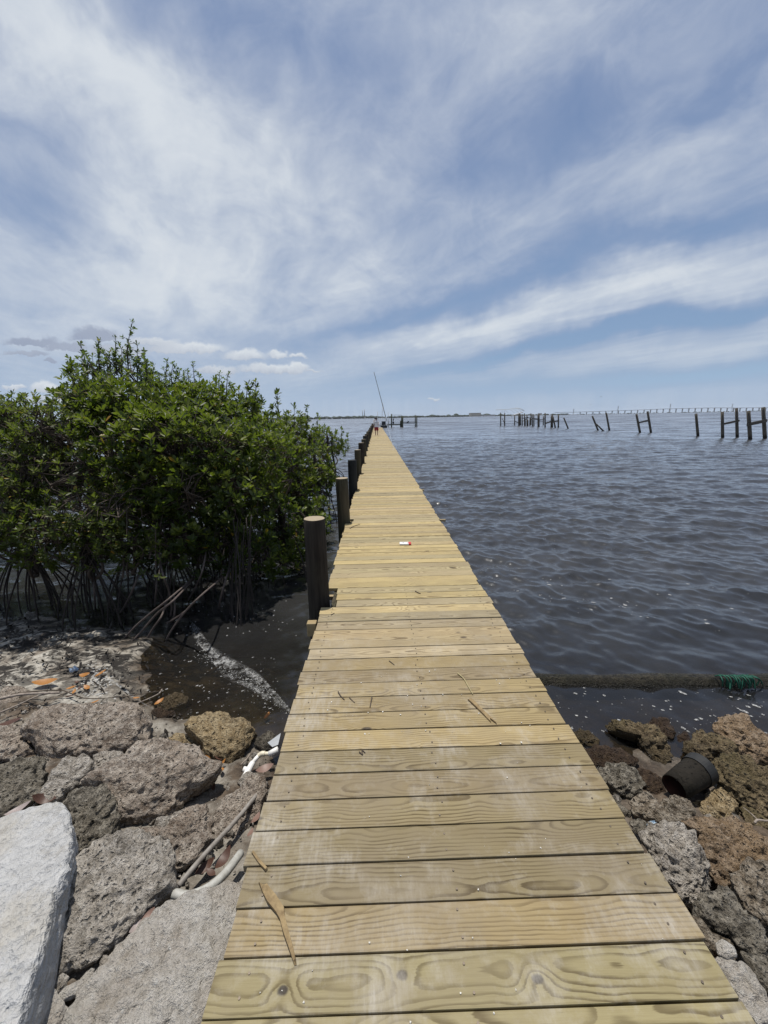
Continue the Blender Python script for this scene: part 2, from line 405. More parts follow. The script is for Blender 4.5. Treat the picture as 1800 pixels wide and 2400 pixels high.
M['rock_dark'] = mat_rock('dark_pitted_rock', (.055, .047, .036), (.19, .165, .125), (.42, .38, .31), pit=1.4)
M['rock_pale'] = mat_rock('pale_coral_rock', (.15, .125, .10), (.45, .40, .335), (.64, .59, .52), pit=1.0)
M['rock_brown'] = mat_rock('algae_brown_rock', (.05, .036, .02), (.185, .135, .075), (.36, .28, .165), stain=(.12, .10, .04), stain_amt=.6, wet=.15, pit=1.5)
M['rock_orange'] = mat_rock('orange_stained_rock', (.10, .066, .042), (.31, .22, .14), (.48, .38, .28), stain=(.27, .17, .075), stain_amt=.55, pit=1.0)
M['rock_shelly'] = mat_rock('shelly_brown_rock', (.065, .05, .033), (.24, .19, .135), (.50, .44, .355), pit=1.3)
M['rock_slab'] = mat_rock('flat_concrete_slab', (.40, .37, .32), (.63, .595, .535), (.70, .67, .62), stain=(.33, .25, .17), stain_amt=.45, pit=.25)
M['rock_wet'] = mat_rock('wet_reddish_rock', (.05, .03, .02), (.13, .085, .055), (.22, .15, .09), wet=.7, pit=1.0)

# ------------------------------------------------------------------ ground: riprap shore falling into the bay
SHX = [-400, -20, -4.5, -3.2, -2.6, -2.2, -1.5, -.5, 1.2, 2, 3.5, 8, 40, 400]
SHY = [6, 5.5, 4.75, 4.35, 3.95, 3.15, 2.72, 2.46, 2.22, 2.20, 2.30, 2.7, 5, 6]
def ground_z(x, y):
    x = np.asarray(x, float); y = np.asarray(y, float)
    t = y - np.interp(x, SHX, SHY)
    a = np.interp(t, [-4, -2, -1.2, -.5, 0, .35, 1, 3, 6, 12], [.6, .5, .3, .1, 0, -.05, -.16, -.5, -.9, -1.6])
    b = np.interp(y, [.5, 1.2, 1.8, 2.5, 3.2, 6], [.58, .44, .30, .16, .08, .06])
    return np.where(t < 0, np.minimum(a, b), a)
def gz(x, y): return float(ground_z(x, y))
def ray_ground(px, py, off=0.0):
    d = ray(px, py); t = 0.5
    for _ in range(4000):
        p = CAM + d * t
        if p.z <= gz(p.x, p.y) + off: return p
        t += 0.01
    return p
def axis_pts(lo, hi, step, far, n):
    c = np.arange(lo, hi + 1e-6, step); e = np.geomspace(step * 2, far, n)
    return np.concatenate([lo - e[::-1], c, hi + e])
gx = axis_pts(-6.0, 6.0, 0.032, 600, 26); gy = axis_pts(-0.6, 7.0, 0.032, 600, 26)
X, Y = np.meshgrid(gx, gy); Z = ground_z(X, Y)
inner = (np.abs(X) < 6.2) & (Y > -.8) & (Y < 7.2)
nz = np.zeros_like(Z); idx = np.argwhere(inner)
for i, j in idx:
    x, y = X[i, j], Y[i, j]
    nz[i, j] = mnoise.fractal((x * 2.2, y * 2.2, 1.3), 0.9, 2.1, 3) * 0.032 + mnoise.noise((x * 13, y * 13, 4.1)) * 0.010
Z = Z + nz * np.where(Z > 0.15, 1.0, 1.15)
Z = np.where(Z < -1.55, -1.6, Z)
ny_, nx_ = X.shape
I = np.arange(ny_ * nx_).reshape(ny_, nx_)
F = np.stack([I[:-1, :-1].ravel(), I[:-1, 1:].ravel(), I[1:, 1:].ravel(), I[1:, :-1].ravel()], 1)
def mat_ground():
    g = material('shore_ground'); p = g.pos
    n1 = g.noise(p, 2.4, 7, 0.62); n2 = g.noise(p, 17, 7, 0.7); n3 = g.noise(p, 90, 4, 0.7)
    x, y, z = g.xyz(p)
    sand = g.mix(g.mr(n2, .35, .7), (.24, .22, .185), (.54, .515, .455))
    soil = g.mix(g.mr(n2, .35, .7), (.05, .036, .025), (.18, .135, .095))
    c = g.mix(g.mul(g.mr(n1, .44, .60), g.mr(x, .4, .9, 1, .25)), soil, sand)
    lft = g.mul(g.mr(x, -2.3, -1.7, 1, 0), g.mr(y, 2.7, 3.3))
    c = g.mix(g.mul(lft, g.mr(n1, .38, .52, .1, .95)), c, sand)
    bits = g.voro(p, 70); bc = g.xyz(g.voro(p, 70, out=1))[0]
    c = g.mix(g.mul(g.mr(bits, .12, .2, 1, 0), g.mr(bc, .75, .8)), c, (.6, .57, .52))
    c = g.mix(g.mul(g.mr(bits, .15, .25, 1, 0), g.mr(bc, .22, .18)), c, (.05, .03, .02))
    # black rotting weed and mangrove litter in drifts along the wet sand
    weed = g.mul(g.mr(g.noise(g.vm('MULTIPLY', p, (1, 1.6, 1)), 5.0, 7, .72, .6), .44, .53), g.mr(y, 2.8, 3.5, 0, 1))
    c = g.mix(weed, c, (.018, .015, .012))
    wet = g.mr(g.m('MULTIPLY_ADD', g.sub(n1, .5), .12, z), -.01, 0.085, 1, 0)
    c = g.mix(g.mul(wet, .78), c, g.mix(1.0, c, (.32, .26, .20), 'MULTIPLY'))
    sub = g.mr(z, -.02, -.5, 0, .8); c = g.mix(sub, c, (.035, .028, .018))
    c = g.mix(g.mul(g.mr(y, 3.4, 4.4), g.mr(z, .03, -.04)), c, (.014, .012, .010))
    h = g.add(g.mul(n2, 1.0), g.add(g.mul(n3, .5), g.mul(g.mr(bits, 0, .3, 1, 0), .25)))
    c = g.mix(g.mr(lft, 0, 1, .28, .0), c, (.02, .016, .012))
    g.surf(principled(g, c, g.mr(wet, 0, 1, .92, .38), g.bump(h, .9, .012), .35)); return g.mat
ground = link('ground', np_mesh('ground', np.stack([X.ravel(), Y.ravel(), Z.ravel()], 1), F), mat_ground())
tag(ground, kind='structure')

# ------------------------------------------------------------------ the bay: one sheet with real waves near the shore
WV = []
wr = np.random.default_rng(5)
for k in range(90):
    lam = 10 ** wr.uniform(math.log10(.15), math.log10(2.0))
    a = math.radians(-90 - 22 + wr.normal(0, 27 + 10 * (lam < .5)))
    amp = 0.0042 * (lam / .6) ** (0.85 if lam < .8 else .22) * wr.uniform(.5, 1.3)
    WV.append((lam, amp, math.cos(a), math.sin(a), wr.uniform(0, 6.28)))
def wave(x, y, spacing=0.0):
    x = np.asarray(x, float); y = np.asarray(y, float)
    dep = -ground_z(x, y)
    damp = np.clip((dep + .06) / .45, .22, 1.0)
    damp = damp * np.where((x < -0.5) & (y < 16), np.interp(x, [-6, -3, -.8, -.5], [.5, .40, .42, .75]), 1.0)
    h = np.zeros_like(x); dx = np.zeros_like(x); dy = np.zeros_like(x)
    for lam, amp, cx, cy, ph in WV:
        k = 2 * math.pi / lam
        at = np.clip((lam / np.maximum(spacing, 1e-6) - 1.0) / 1.5, .25, 1) if not np.isscalar(spacing) else 1.0
        q = k * (x * cx + y * cy) + ph
        h += amp * at * np.sin(q); c = np.cos(q) * amp * at * .5
        dx += c * cx; dy += c * cy
    damp = damp * np.interp(np.hypot(x, y), [12, 45, 200], [1.0, 1.1, 1.3])
    return h * damp, dx * damp, dy * damp
rr = [1.3]
while rr[-1] < 6000:
    r = rr[-1]; rr.append(r * (1.0048 if r < 16 else 1.008 if r < 45 else 1.02 if r < 150 else 1.08))
rr = np.array(rr)
aa = np.radians(np.concatenate([np.arange(-180, -64, 6), np.arange(-64, 64, .2), np.arange(64, 180.1, 6)]))
RR, AA = np.meshgrid(rr, aa, indexing='ij')
WX = RR * np.sin(AA); WY = RR * np.cos(AA)
wide = np.abs(AA) > math.radians(64)
sp = np.gradient(rr)[:, None] * np.ones_like(AA); sp = np.where(wide, 5.0, np.maximum(sp, RR * math.radians(.2)))
H, DX, DY = wave(WX, WY, sp)
dep = -ground_z(WX, WY)
nr, na = WX.shape
I = np.arange(nr * na).reshape(nr, na)
F = np.stack([I[:-1, :-1].ravel(), I[:-1, 1:].ravel(), I[1:, 1:].ravel(), I[1:, :-1].ravel()], 1)
V = np.stack([(WX + DX).ravel(), (WY + DY).ravel(), H.ravel()], 1)
keep = (dep.ravel() > -.12)[F].any(1)
used = np.zeros(len(V), bool); used[F[keep].ravel()] = True
remap = np.cumsum(used) - 1
def mat_water():
    g = material('bay_water'); p = g.pos
    at = g.node('ShaderNodeAttribute', attribute_name='depth'); d = at.outputs['Fac']
    cdn = g.node('ShaderNodeCameraData').outputs['View Distance']
    pa = g.vm('ADD', p, g.vm('SCALE', g.vm('SUBTRACT', g.noise(p, .8, 2, color=True), (.5, .5, .5)), .4))
    def slope(sx, sy, sc, det, amt):
        q = g.vm('ADD', g.vm('MULTIPLY', pa, (sx, sy, 0)), (sc * 3.1, 0, sc))
        v = g.vm('SUBTRACT', g.noise(q, sc, det, .6, color=True), (.5, .5, .5))
        return g.vm('SCALE', g.vm('MULTIPLY', v, (.55, 1.0, 0)), amt)
    pt = g.noise(g.vm('MULTIPLY', p, (.35, .8, 0)), .20, 5, .6)                     # cat's paws of wind
    b1 = g.noise(p, 1.2, 3)
    mid = g.mr(cdn, 6, 26, 0, 1)
    sl_ = g.vm('ADD', slope(.6, 1.1, 7.5, 4, g.mr(cdn, 2, 9, .42, .60)), slope(.5, 1.1, 2.4, 4, g.mul(mid, .56)))
    sl_ = g.vm('ADD', sl_, slope(.45, 1.0, .50, 4, g.mr(cdn, 14, 50, 0, .60)))
    sl_ = g.vm('ADD', sl_, slope(.35, 1.0, .085, 5, g.mr(cdn, 45, 220, 0, 1.1)))
    sl_ = g.vm('SCALE', sl_, g.mr(pt, .3, .7, .75, 1.3))
    inc = g.node('ShaderNodeNewGeometry').outputs['Incoming']
    ih = g.vm('NORMALIZE', g.vm('MULTIPLY', inc, (1, 1, 0)))                       # far off only the near faces of the wavelets are seen
    fn = g.noise(g.vm('MULTIPLY', p, (.30, .85, 0)), .42, 6, .68); fn2 = g.noise(g.vm('MULTIPLY', p, (.25, .9, 0)), .06, 6, .66)
    face = g.m('MULTIPLY_ADD', g.mul(g.mr(fn, .30, .70), g.mr(cdn, 16, 60, 0, .075)), 1.0, g.mul(g.mr(fn2, .32, .68), g.mr(cdn, 40, 160, 0, .12)))
    sl_ = g.vm('ADD', sl_, g.vm('SCALE', ih, face))
    nrm = g.vm('NORMALIZE', g.vm('ADD', g.nrm, sl_))
    shal = g.mr(d, 0.0, .55, .12, 1.0)
    tr = g.node('ShaderNodeBsdfTransparent'); g.put(tr.inputs[0], (.46, .41, .30, 1))
    df = g.node('ShaderNodeBsdfDiffuse')
    g.put(df.inputs[0], g.mix(g.mr(b1, .35, .65), (.024, .0235, .023), (.040, .040, .040)))
    g.put(df.inputs['Normal'], nrm)
    body = g.node('ShaderNodeMixShader'); g.put(body.inputs[0], shal)
    g.t.links.new(tr.outputs[0], body.inputs[1]); g.t.links.new(df.outputs[0], body.inputs[2])
    gl = g.node('ShaderNodeBsdfGlossy'); g.put(gl.inputs['Roughness'], g.mr(cdn, 4, 120, .17, .22)); g.put(gl.inputs['Normal'], nrm)
    g.put(gl.inputs['Color'], (.95, .97, 1, 1))
    fr = g.node('ShaderNodeFresnel'); fr.inputs['IOR'].default_value = 1.54; g.put(fr.inputs['Normal'], nrm)
    ms = g.node('ShaderNodeMixShader'); g.put(ms.inputs[0], fr.outputs[0])
    g.t.links.new(body.outputs[0], ms.inputs[1]); g.t.links.new(gl.outputs[0], ms.inputs[2])
    g.surf(ms.outputs[0]); return g.mat
water = link('water', np_mesh('water', V[used], remap[F[keep]], True, {'depth': ('POINT', dep.ravel()[used])}), mat_water())
tag(water, kind='structure')

# ------------------------------------------------------------------ the boardwalk
DX0, DX1 = -0.510, 1.158
PITCHB = 0.139; Y0 = 0.913 - PITCHB * 13; PIER_END = 74.0
PIER_YAW = -1.15
pier = empty('boardwalk', Vector((.3, 3.0, DECK_Z)) + Matrix.Rotation(R(PIER_YAW), 3, 'Z') @ Vector((-.3, -3.0, 0)), 'long narrow new pine boardwalk running straight out over the water', 'boardwalk')
pier.rotation_euler.z = R(PIER_YAW)
def board_mesh(L, wd, th=.038, bev=.005):
    bm = bmesh.new(); bmesh.ops.create_cube(bm, size=1)
    for v in bm.verts: v.co = Vector((v.co.x * L, v.co.y * wd, v.co.z * th))
    bmesh.ops.bevel(bm, geom=[e for e in bm.edges if abs((e.verts[0].co - e.verts[1].co).x) > .1], offset=bev, segments=2, affect='EDGES', profile=.6)
    me = bpy.data.meshes.new('deck_board'); bm.to_mesh(me); bm.free(); me.materials.append(M['pine']); return me
LB = DX1 - DX0
bmesh_ = [board_mesh(LB, .1340), board_mesh(LB, .1325), board_mesh(LB, .1348)]
nb_mesh = board_mesh(LB - .125, .1345)
PILE_Y = [3.62 + 3.0 * k for k in range(24)]
TINT = [(1.0, .94, .84), (1.06, 1.0, .88), (.92, .88, .80), (.82, .82, .78), (1.08, 1.03, .84), (.98, .93, .77), (.88, .86, .84)]
NB = int((PIER_END - Y0) / PITCHB)
rb = random.Random(3)
far_mb = MB()
def board_tint(y):
    t = rb.choice(TINT)
    if y < .93: t = (.58, .59, .48)
    elif y < 1.75: t = tuple(a * b for a, b in zip(rb.choice(TINT[2:4] + TINT[6:]), (.635, .61, .53)))
    elif y < 2.6: t = tuple(a * b for a, b in zip(t, (.70, .685, .66)))
    elif y > 3.5: t = tuple(a * b for a, b in zip(t, (1.0, 1.0, .93)))
    j = rb.uniform(.84, 1.10); return tuple(a * j for a in t) + (1,)
for k in range(NB):
    y = Y0 + PITCHB * (k + .5)
    notch = min(abs(y - py) for py in PILE_Y) < .145
    dz = rb.uniform(-.003, .003); ex = rb.choice((rb.uniform(-.010, .010), rb.uniform(-.010, .010), rb.uniform(-.022, .022)))
    if k < 299:
        me = nb_mesh if notch else bmesh_[k % 3]
        o = bpy.data.objects.new('deck_board', me); COL.objects.link(o); o.parent = pier
        o.location = ((DX0 + DX1) / 2 + ex + (.0625 if notch else 0), y, -.019 + dz)
        o.rotation_euler = (rb.gauss(0, .006), rb.gauss(0, .0012), rb.gauss(0, .0015))
        o.color = board_tint(y)
        if abs(y - .83) < .07:
            o.data = o.data.copy(); o.data.materials.clear(); o.data.materials.append(M['pine_knotty'])
    else:
        far_mb.box(((DX0 + DX1) / 2 + ex, y, -.019 + dz), (LB, .134, .038))
fb = far_mb.build('deck_boards', M['pine'], pier); fb.color = (1.05, 1.0, .88, 1); fb['kind'] = 'stuff'
for x in (DX0 + .10, (DX0 + DX1) / 2, DX1 - .10):
    mb = MB(); mb.box((x, (PIER_END + Y0) / 2, -.125), (.045, PIER_END - Y0, .17)); mb.build('stringer', M['pile_green'], pier)
for i, y in enumerate(PILE_Y):
    mb = MB(); pr = [.02, .13, .10, .08, .06][i] if i < 5 else .04
    mb.box(((DX0 - .05 + DX1 + pr) / 2, y + .13, -.062), (DX1 + pr - DX0 + .05, .045, .042 * 1)); o = mb.build('cap_beam', M['pine'], pier, bevel=.004); o.color = (.9, .85, .75, 1)
mb = MB(); mb.box((DX0 - .055, 3.16, -.075), (.085, .07, .13)); o = mb.build('ledger_end', M['pine'], pier, bevel=.006); o.color = (.9, .82, .66, 1)
screw_me = None
mb = MB(); mb.tube([(0, 0, 0), (0, 0, .0016)], .0042, 8); scr = mb.build('screw', mat_simple('screw_metal', (.16, .13, .10), .5, bump=0, metal=.6), pier); screw_me = scr.data
bpy.data.objects.remove(scr)
for k in range(4, 34):
    y = Y0 + PITCHB * (k + .5)
    for x in (DX0 + .10, (DX0 + DX1) / 2, DX1 - .10):
        for s in (-.032, .034):
            o = bpy.data.objects.new('screw', screw_me); COL.objects.link(o); o.parent = pier
            o.location = (x + rb.uniform(-.012, .012), y + s + rb.uniform(-.008, .008), .0020)
# pilings along the left edge
for i, y in enumerate(PILE_Y):
    rad = .112 * rb.uniform(.94, 1.05); top = .80 + rb.uniform(-.035, .04)
    mb = MB(); n = 20; zs = [-2.6, -1.2, -.6, -.2, 0, .2, .4, .6, top - .008, top]
    b = 0
    for q, z in enumerate(zs):
        for a in range(n):
            t = 2 * math.pi * a / n
            r = rad * (1.0 + .035 * math.sin(2 * t + i) + .02 * math.sin(5 * t + i * 2)) * (1.06 - .05 * (z + .5)) * (.965 if q == len(zs) - 1 else 1)
            mb.v.append((math.cos(t) * r, math.sin(t) * r, z))
    for q in range(len(zs) - 1):
        for a in range(n):
            mb.f.append((q * n + a, q * n + (a + 1) % n, (q + 1) * n + (a + 1) % n, (q + 1) * n + a))
    m_ = M['pile_dark'] if i in (2, 6, 9) else M['pile_green'] if i in (1, 3, 5, 8) else M['pile']
    o = mb.build('piling', m_, pier, smooth=True)
    o.location = (DX0 - .045 + rb.uniform(-.012, .012), y, 0); o.rotation_euler = (rb.gauss(0, .008), rb.gauss(0, .010), rb.uniform(0, 6))
    if i in (2,): o['label'] = 'black tarred piling among brown ones'
    cb = MB(); cb.v = [mb.v[(len(zs) - 1) * n + a][:2] + (top + .002,) for a in range(n)] + [(0, 0, top + .006)]
    cb.f = [(a, (a + 1) % n, n) for a in range(n)]
    c = cb.build('cut_top', M['pile_dark'] if i == 2 else M['endgrain'], o)
# ------------------------------------------------------------------ rocks of the riprap shore
def ray_plane(p, c, n):
    d = ray(*p); return CAM + d * ((c - CAM).dot(n) / d.dot(n))
def blob_mesh(name, poly, cen, n, front, back, seed, K=84, J=34, rough=1.0, facets=9, edge=.62, ax=None):
    """closed lump: star-shaped outline 'poly' (3-D points on the plane through cen, normal n) with depth front/back"""
    u = (ax if ax is not None else n.orthogonal()).normalized(); w = n.cross(u).normalized(); u = w.cross(n).normalized()
    P2 = [((q - cen).dot(u), (q - cen).dot(w)) for q in poly]
    rs = []
    for k in range(K):
        a = 2 * math.pi * k / K; c, s = math.cos(a), math.sin(a); best = 0
        for i in range(len(P2)):
            x1, y1 = P2[i]; x2, y2 = P2[(i + 1) % len(P2)]
            ex, ey = x2 - x1, y2 - y1; den = c * ey - s * ex
            if abs(den) < 1e-9: continue
            t = (x1 * ey - y1 * ex) / den; q = (x1 * s - y1 * c) / den
            if t > 0 and -1e-6 <= q <= 1 + 1e-6: best = max(best, t)
        rs.append(best)
    m = sum(rs) / K; rs = [r if r > 0 else m for r in rs]
    rs = [(rs[k - 1] + 2 * rs[k] + rs[(k + 1) % K]) / 4 for k in range(K)]
    size = m; rg = random.Random(seed); so_ = Vector((rg.uniform(0, 90), rg.uniform(0, 90), rg.uniform(0, 90)))
    planes = []
    for _ in range(facets):
        d = Vector((rg.gauss(0, 1), rg.gauss(0, 1), rg.gauss(0, 1))).normalized()
        if abs(d.dot(n)) < .25: continue
        planes.append((d, rg.uniform(.76, .93)))
    V = []
    def disp(p):
        q = p + so_
        a = mnoise.fractal(q * (1.5 / size), 1.0, 2.0, 3) * .10 * size
        b = mnoise.ridged_multi_fractal(q * 9.0, .9, 2.1, 4, 1.0, 2.0) - 1.0
        c = mnoise.fractal(q * 26.0, .8, 2.0, 3)
        vd = mnoise.voronoi(q * 15.0)[0]
        pit = -max(0.0, .34 - vd[0]) * .05
        return a + rough * (b * .015 + c * .012 + pit * 1.3) * min(1.0, size / .12)
    for j in range(J + 1):
        ph = math.pi * j / J
        sn = abs(math.sin(ph)) ** edge; cs = math.cos(ph); h = (front if cs > 0 else back) * math.copysign(abs(cs) ** .85, cs)
        if j in (0, J): sn = 0.0
        for k in range(K):
            a = 2 * math.pi * k / K; r = rs[k] * sn
            V.append(u * (math.cos(a) * r) + w * (math.sin(a) * r) + n * h)
            if j in (0, J): break
    ext = [max(v.dot(d) for v in V) for d, _ in planes]
    out = []
    for v in V:
        p = v.copy()
        for (d, f), e in zip(planes, ext):
            o = p.dot(d) - e * f
            if o > 0: p -= d * o * .88
        dirn = p.normalized() if p.length > 1e-6 else n
        nr_ = (dirn + n * .3 * (1 if p.dot(n) > 0 else -1)).normalized()
        out.append(p + nr_ * disp(p + cen))
    F = []
    def id_(j, k):
        if j == 0: return 0
        if j == J: return 1 + (J - 1) * K
        return 1 + (j - 1) * K + k % K
    for j in range(J):
        for k in range(K):
            a, b, c, d = id_(j, k), id_(j + 1, k), id_(j + 1, k + 1), id_(j, k + 1)
            F.append((a, b, c) if j == 0 else (a, b, d) if j == J - 1 else (a, b, c, d))
    me = bpy.data.meshes.new(name); me.from_pydata([tuple(v) for v in out], [], F)
    me.polygons.foreach_set('use_smooth', [True] * len(F)); me.update()
    return me
NROCK = [0]
def rock(rf, pts, label, mat, off=.05, fr=.35, bk=.6, up=.55, seed=None, name='rock', cat='rock', group=None, K=120, J=50, rough=1.0, facets=9, edge=.62, z=None):
    P = [rf(p) for p in pts]
    cx, cy = sum(p[0] for p in P) / len(P), sum(p[1] for p in P) / len(P)
    c = ray_ground(cx, cy, off) if z is None else at_z(cx, cy, z)
    n = (Vector((0, 0, 1)) * up + (CAM - c).normalized() * (1 - up)).normalized()
    poly = [c + (ray_plane(p, c, n) - c) * 1.05 for p in P]
    size = sum((q - c).length for q in poly) / len(poly)
    NROCK[0] += 1
    me = blob_mesh(name, poly, c, n, size * fr, size * bk, seed or NROCK[0] * 7 + 1, K, J, rough, facets, edge)
    o = link(name, me, M[mat] if isinstance(mat, str) else mat); o.location = c
    return tag(o, label, cat, group)
GL, GR = 'rocks of the left shore', 'rocks of the right shore'
big = dict(K=190, J=76)
rock(R1, [(135,830),(180,740),(300,690),(420,672),(520,712),(640,705),(760,715),(845,770),(830,850),(800,900),(700,950),(560,985),(420,1000),(300,1010),(200,960),(140,900)], 'broad pinkish grey boulder at the edge of the wet sand, behind the other rocks', 'rock_warm', .10, group=GL, **big)
rock(R1, [(-140,850),(0,826),(60,812),(130,830),(142,900),(190,960),(100,985),(0,1008),(-140,1000)], 'brown rock cut off by the left frame edge beside the broad pinkish boulder', 'rock_warm', .08, group=GL)
rock(R1, [(-70,1060),(0,1030),(80,980),(180,968),(234,990),(236,1080),(220,1180),(150,1240),(60,1282),(0,1292),(-80,1220)], 'dark brown pitted rock just above the white foam block', 'rock_dark', .10, group=GL)
rock(R1, [(220,1190),(240,1120),(290,1030),(380,985),(470,970),(522,1010),(515,1050),(450,1110),(400,1160),(330,1215),(260,1212)], 'mottled grey rock leaning between the dark pitted rock and the big central one', 'rock_grey', .10, group=GL)
rock(R1, [(505,965),(560,945),(655,945),(662,985),(610,1030),(540,1060),(512,1030)], 'small pale flat topped rock wedged above the big central rock', 'rock_pale', .10, group=GL, K=60, J=26)
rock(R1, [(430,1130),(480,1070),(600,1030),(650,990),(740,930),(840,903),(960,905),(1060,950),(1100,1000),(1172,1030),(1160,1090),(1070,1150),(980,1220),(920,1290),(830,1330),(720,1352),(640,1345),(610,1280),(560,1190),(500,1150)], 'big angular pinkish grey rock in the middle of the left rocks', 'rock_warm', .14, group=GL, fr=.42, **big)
rock(R1, [(998,830),(1040,770),(1100,745),(1180,743),(1300,790),(1372,840),(1360,890),(1310,960),(1240,1022),(1190,1020),(1110,960),(1080,900)], 'yellowish blocky rock standing at the waterline beside the boardwalk', 'rock_yellow', .08, fr=.45, group=GL, K=110, J=44)
rock(R1, [(896,895),(960,853),(1040,865),(1094,905),(1060,940),(960,935)], 'low tan rock half tucked under the yellowish blocky rock', 'rock_yellow', .03, group=GL, K=60, J=26)
rock(R1, [(845,700),(880,650),(960,635),(1022,670),(1032,720),(960,752),(880,732)], 'low mossy rock lying in the shallow water of the inlet', 'rock_brown', .01, fr=.25, group=GL, K=60, J=26)
rock(R1, [(815,735),(855,712),(950,738),(940,772),(850,775)], 'wet grey stone at the inlet edge touching the mossy rock', 'rock_wet', .02, fr=.3, group=GL, K=50, J=22)
rock(R2, [(350,85),(400,20),(500,-12),(570,15),(615,80),(638,210),(600,262),(500,330),(420,342),(392,250),(385,170)], 'dark grey deeply pitted rock touching the corner of the white foam block', 'rock_dark', .12, fr=.45, group=GL, rough=1.5, K=110, J=44)
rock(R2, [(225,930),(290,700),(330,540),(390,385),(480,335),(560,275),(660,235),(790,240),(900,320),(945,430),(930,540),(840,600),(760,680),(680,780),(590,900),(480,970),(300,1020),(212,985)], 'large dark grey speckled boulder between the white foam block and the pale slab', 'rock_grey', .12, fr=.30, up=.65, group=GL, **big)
rock(R2, [(690,232),(830,210),(900,215),(1000,120),(1100,90),(1145,150),(1150,230),(1100,320),(1020,400),(960,460),(920,380),(860,300)], 'crumbly brown coquina rock with a ragged crest beside the straight grey pipe', 'rock_warm', .10, fr=.3, group=GL, rough=1.5, K=110, J=44)
rock(R2, [(1150,150),(1230,60),(1330,-60),(1400,-90),(1430,0),(1390,130),(1330,240),(1230,330),(1150,300)], 'crumbly brown rock face behind the straight grey pipe against the boardwalk', 'rock_warm', .04, fr=.2, group=GL, rough=1.4, K=110, J=44)
rock(R2, [(310,1320),(400,1180),(480,1050),(600,905),(760,745),(900,640),(1080,590),(1290,490),(1330,640),(1260,900),(1200,1080),(1160,1300),(1000,1450),(700,1480),(330,1450)], 'pale flat slab of rock along the near edge of the boardwalk', 'rock_slab', .06, fr=.16, bk=.5, up=.85, group=GL, rough=.9, facets=3, edge=.45, **big)
rock(R2, [(145,1250),(190,1062),(280,1075),(365,1190),(335,1267),(250,1420),(110,1420)], 'smooth grey slab at the bottom edge between foam block and pale slab', 'rock_slab', .04, fr=.25, group=GL, rough=.5)
rock(R2, [(272,1080),(300,1020),(340,992),(372,1015),(358,1062),(320,1102)], 'upright wedge shaped grey stone in the gap below the dark boulder', 'rock_grey', .05, group=GL, K=50, J=22, facets=14)
rock(R2, [(312,1112),(370,1060),(450,1028),(472,1058),(450,1100),(335,1152)], 'flat pointed grey stone lying in front of the wedge shaped one', 'rock_slab', .06, group=GL, K=50, J=22, facets=14)
rock(R2, [(432,1030),(500,955),(512,968),(505,1020),(465,1048)], 'thin grey stone chip standing in the gap next to the pale slab', 'rock_slab', .05, group=GL, K=44, J=20, facets=12)
rock(R2, [(530,955),(558,893),(588,898),(594,938),(552,965)], 'small pale stone caught between the dark boulder and the pale slab', 'rock_pale', .05, group=GL, K=44, J=20)
rock(R2, [(1018,642),(1040,600),(1078,605),(1072,638),(1042,656)], 'small white stone below the curved grey pipe, the larger of the two', 'rock_pale', .03, group=GL, K=44, J=20, facets=12)
rock(R2, [(1088,645),(1106,618),(1124,640),(1112,662)], 'tiny white stone below the curved grey pipe, the smaller of the two', 'rock_pale', .03, group=GL, K=36, J=16, facets=12)
rock(R2, [(916,165),(940,128),(1012,98),(1008,132),(980,172),(936,205)], 'pale rock chip in the shadowed gap under the big central rock', 'rock_pale', .06, group=GL, K=50, J=22, facets=12)
rock(R2, [(835,205),(848,150),(928,148),(924,205),(888,228)], 'dusty grey stone under the big central rock beside the pale chip', 'rock_grey', .04, group=GL, K=50, J=22)
rock(R1, [(1280,1090),(1340,1060),(1400,1075),(1440,1120),(1400,1150),(1300,1145)], 'grey stone on the soil just below the white plastic pipe fitting', 'rock_grey', .03, group=GL, K=50, J=22)
rock(R1, [(130,215),(150,195),(190,195),(204,215),(180,235),(140,232)], 'round stone standing alone on the wet sand under the mangroves', 'rock_grey', .03, group=GL, K=50, J=22)
rock(R1, [(-20,660),(40,600),(130,600),(160,640),(90,690),(0,700)], 'brown flat rock on the beach under the bare branch', 'rock_warm', .02, fr=.2, group=GL, K=60, J=26)
rock(R1, [(1390,870),(1450,840),(1500,870),(1490,930),(1420,945),(1380,910)], 'wet dark stone under the boardwalk edge by the grey bracket', 'rock_dark', .03, group=GL, K=50, J=22)
# right shore
rock(R3, [(215,450),(280,418),(335,430),(404,470),(385,512),(300,525),(240,505)], 'small ragged brown rock at the boardwalk edge nearest the water', 'rock_brown', .04, group=GR, K=70, J=30, rough=1.5)
rock(R3, [(270,560),(380,515),(525,530),(645,600),(620,645),(480,662),(380,695),(310,640)], 'low wet reddish rock awash between boardwalk and dark pitted rock', 'rock_wet', .02, fr=.22, group=GR, K=90, J=36)
rock(R3, [(360,690),(450,650),(540,640),(625,670),(665,740),(652,812),(590,832),(500,805),(425,755)], 'grey rock speckled with white shells beside the boardwalk', 'rock_dark', .07, group=GR, K=90, J=36, rough=1.4)
rock(R3, [(436,400),(500,372),(640,393),(700,398),(765,430),(805,470),(828,560),(790,650),(720,605),(660,545),(640,470),(540,452)], 'hooked brown rock full of holes standing in the water', 'rock_brown', .08, fr=.4, group=GR, K=110, J=44, rough=1.8)
rock(R3, [(690,395),(750,335),(822,358),(864,420),(852,485),(770,450)], 'reddish rock in the water behind the hooked brown rock', 'rock_wet', .06, group=GR, K=70, J=30)
rock(R3, [(585,860),(640,828),(672,802),(722,818),(782,888),(842,938),(880,992),(790,995),(700,962),(612,935)], 'grey rock with a smooth white ridge left of the bucket', 'rock_shelly', .08, group=GR, K=100, J=40)
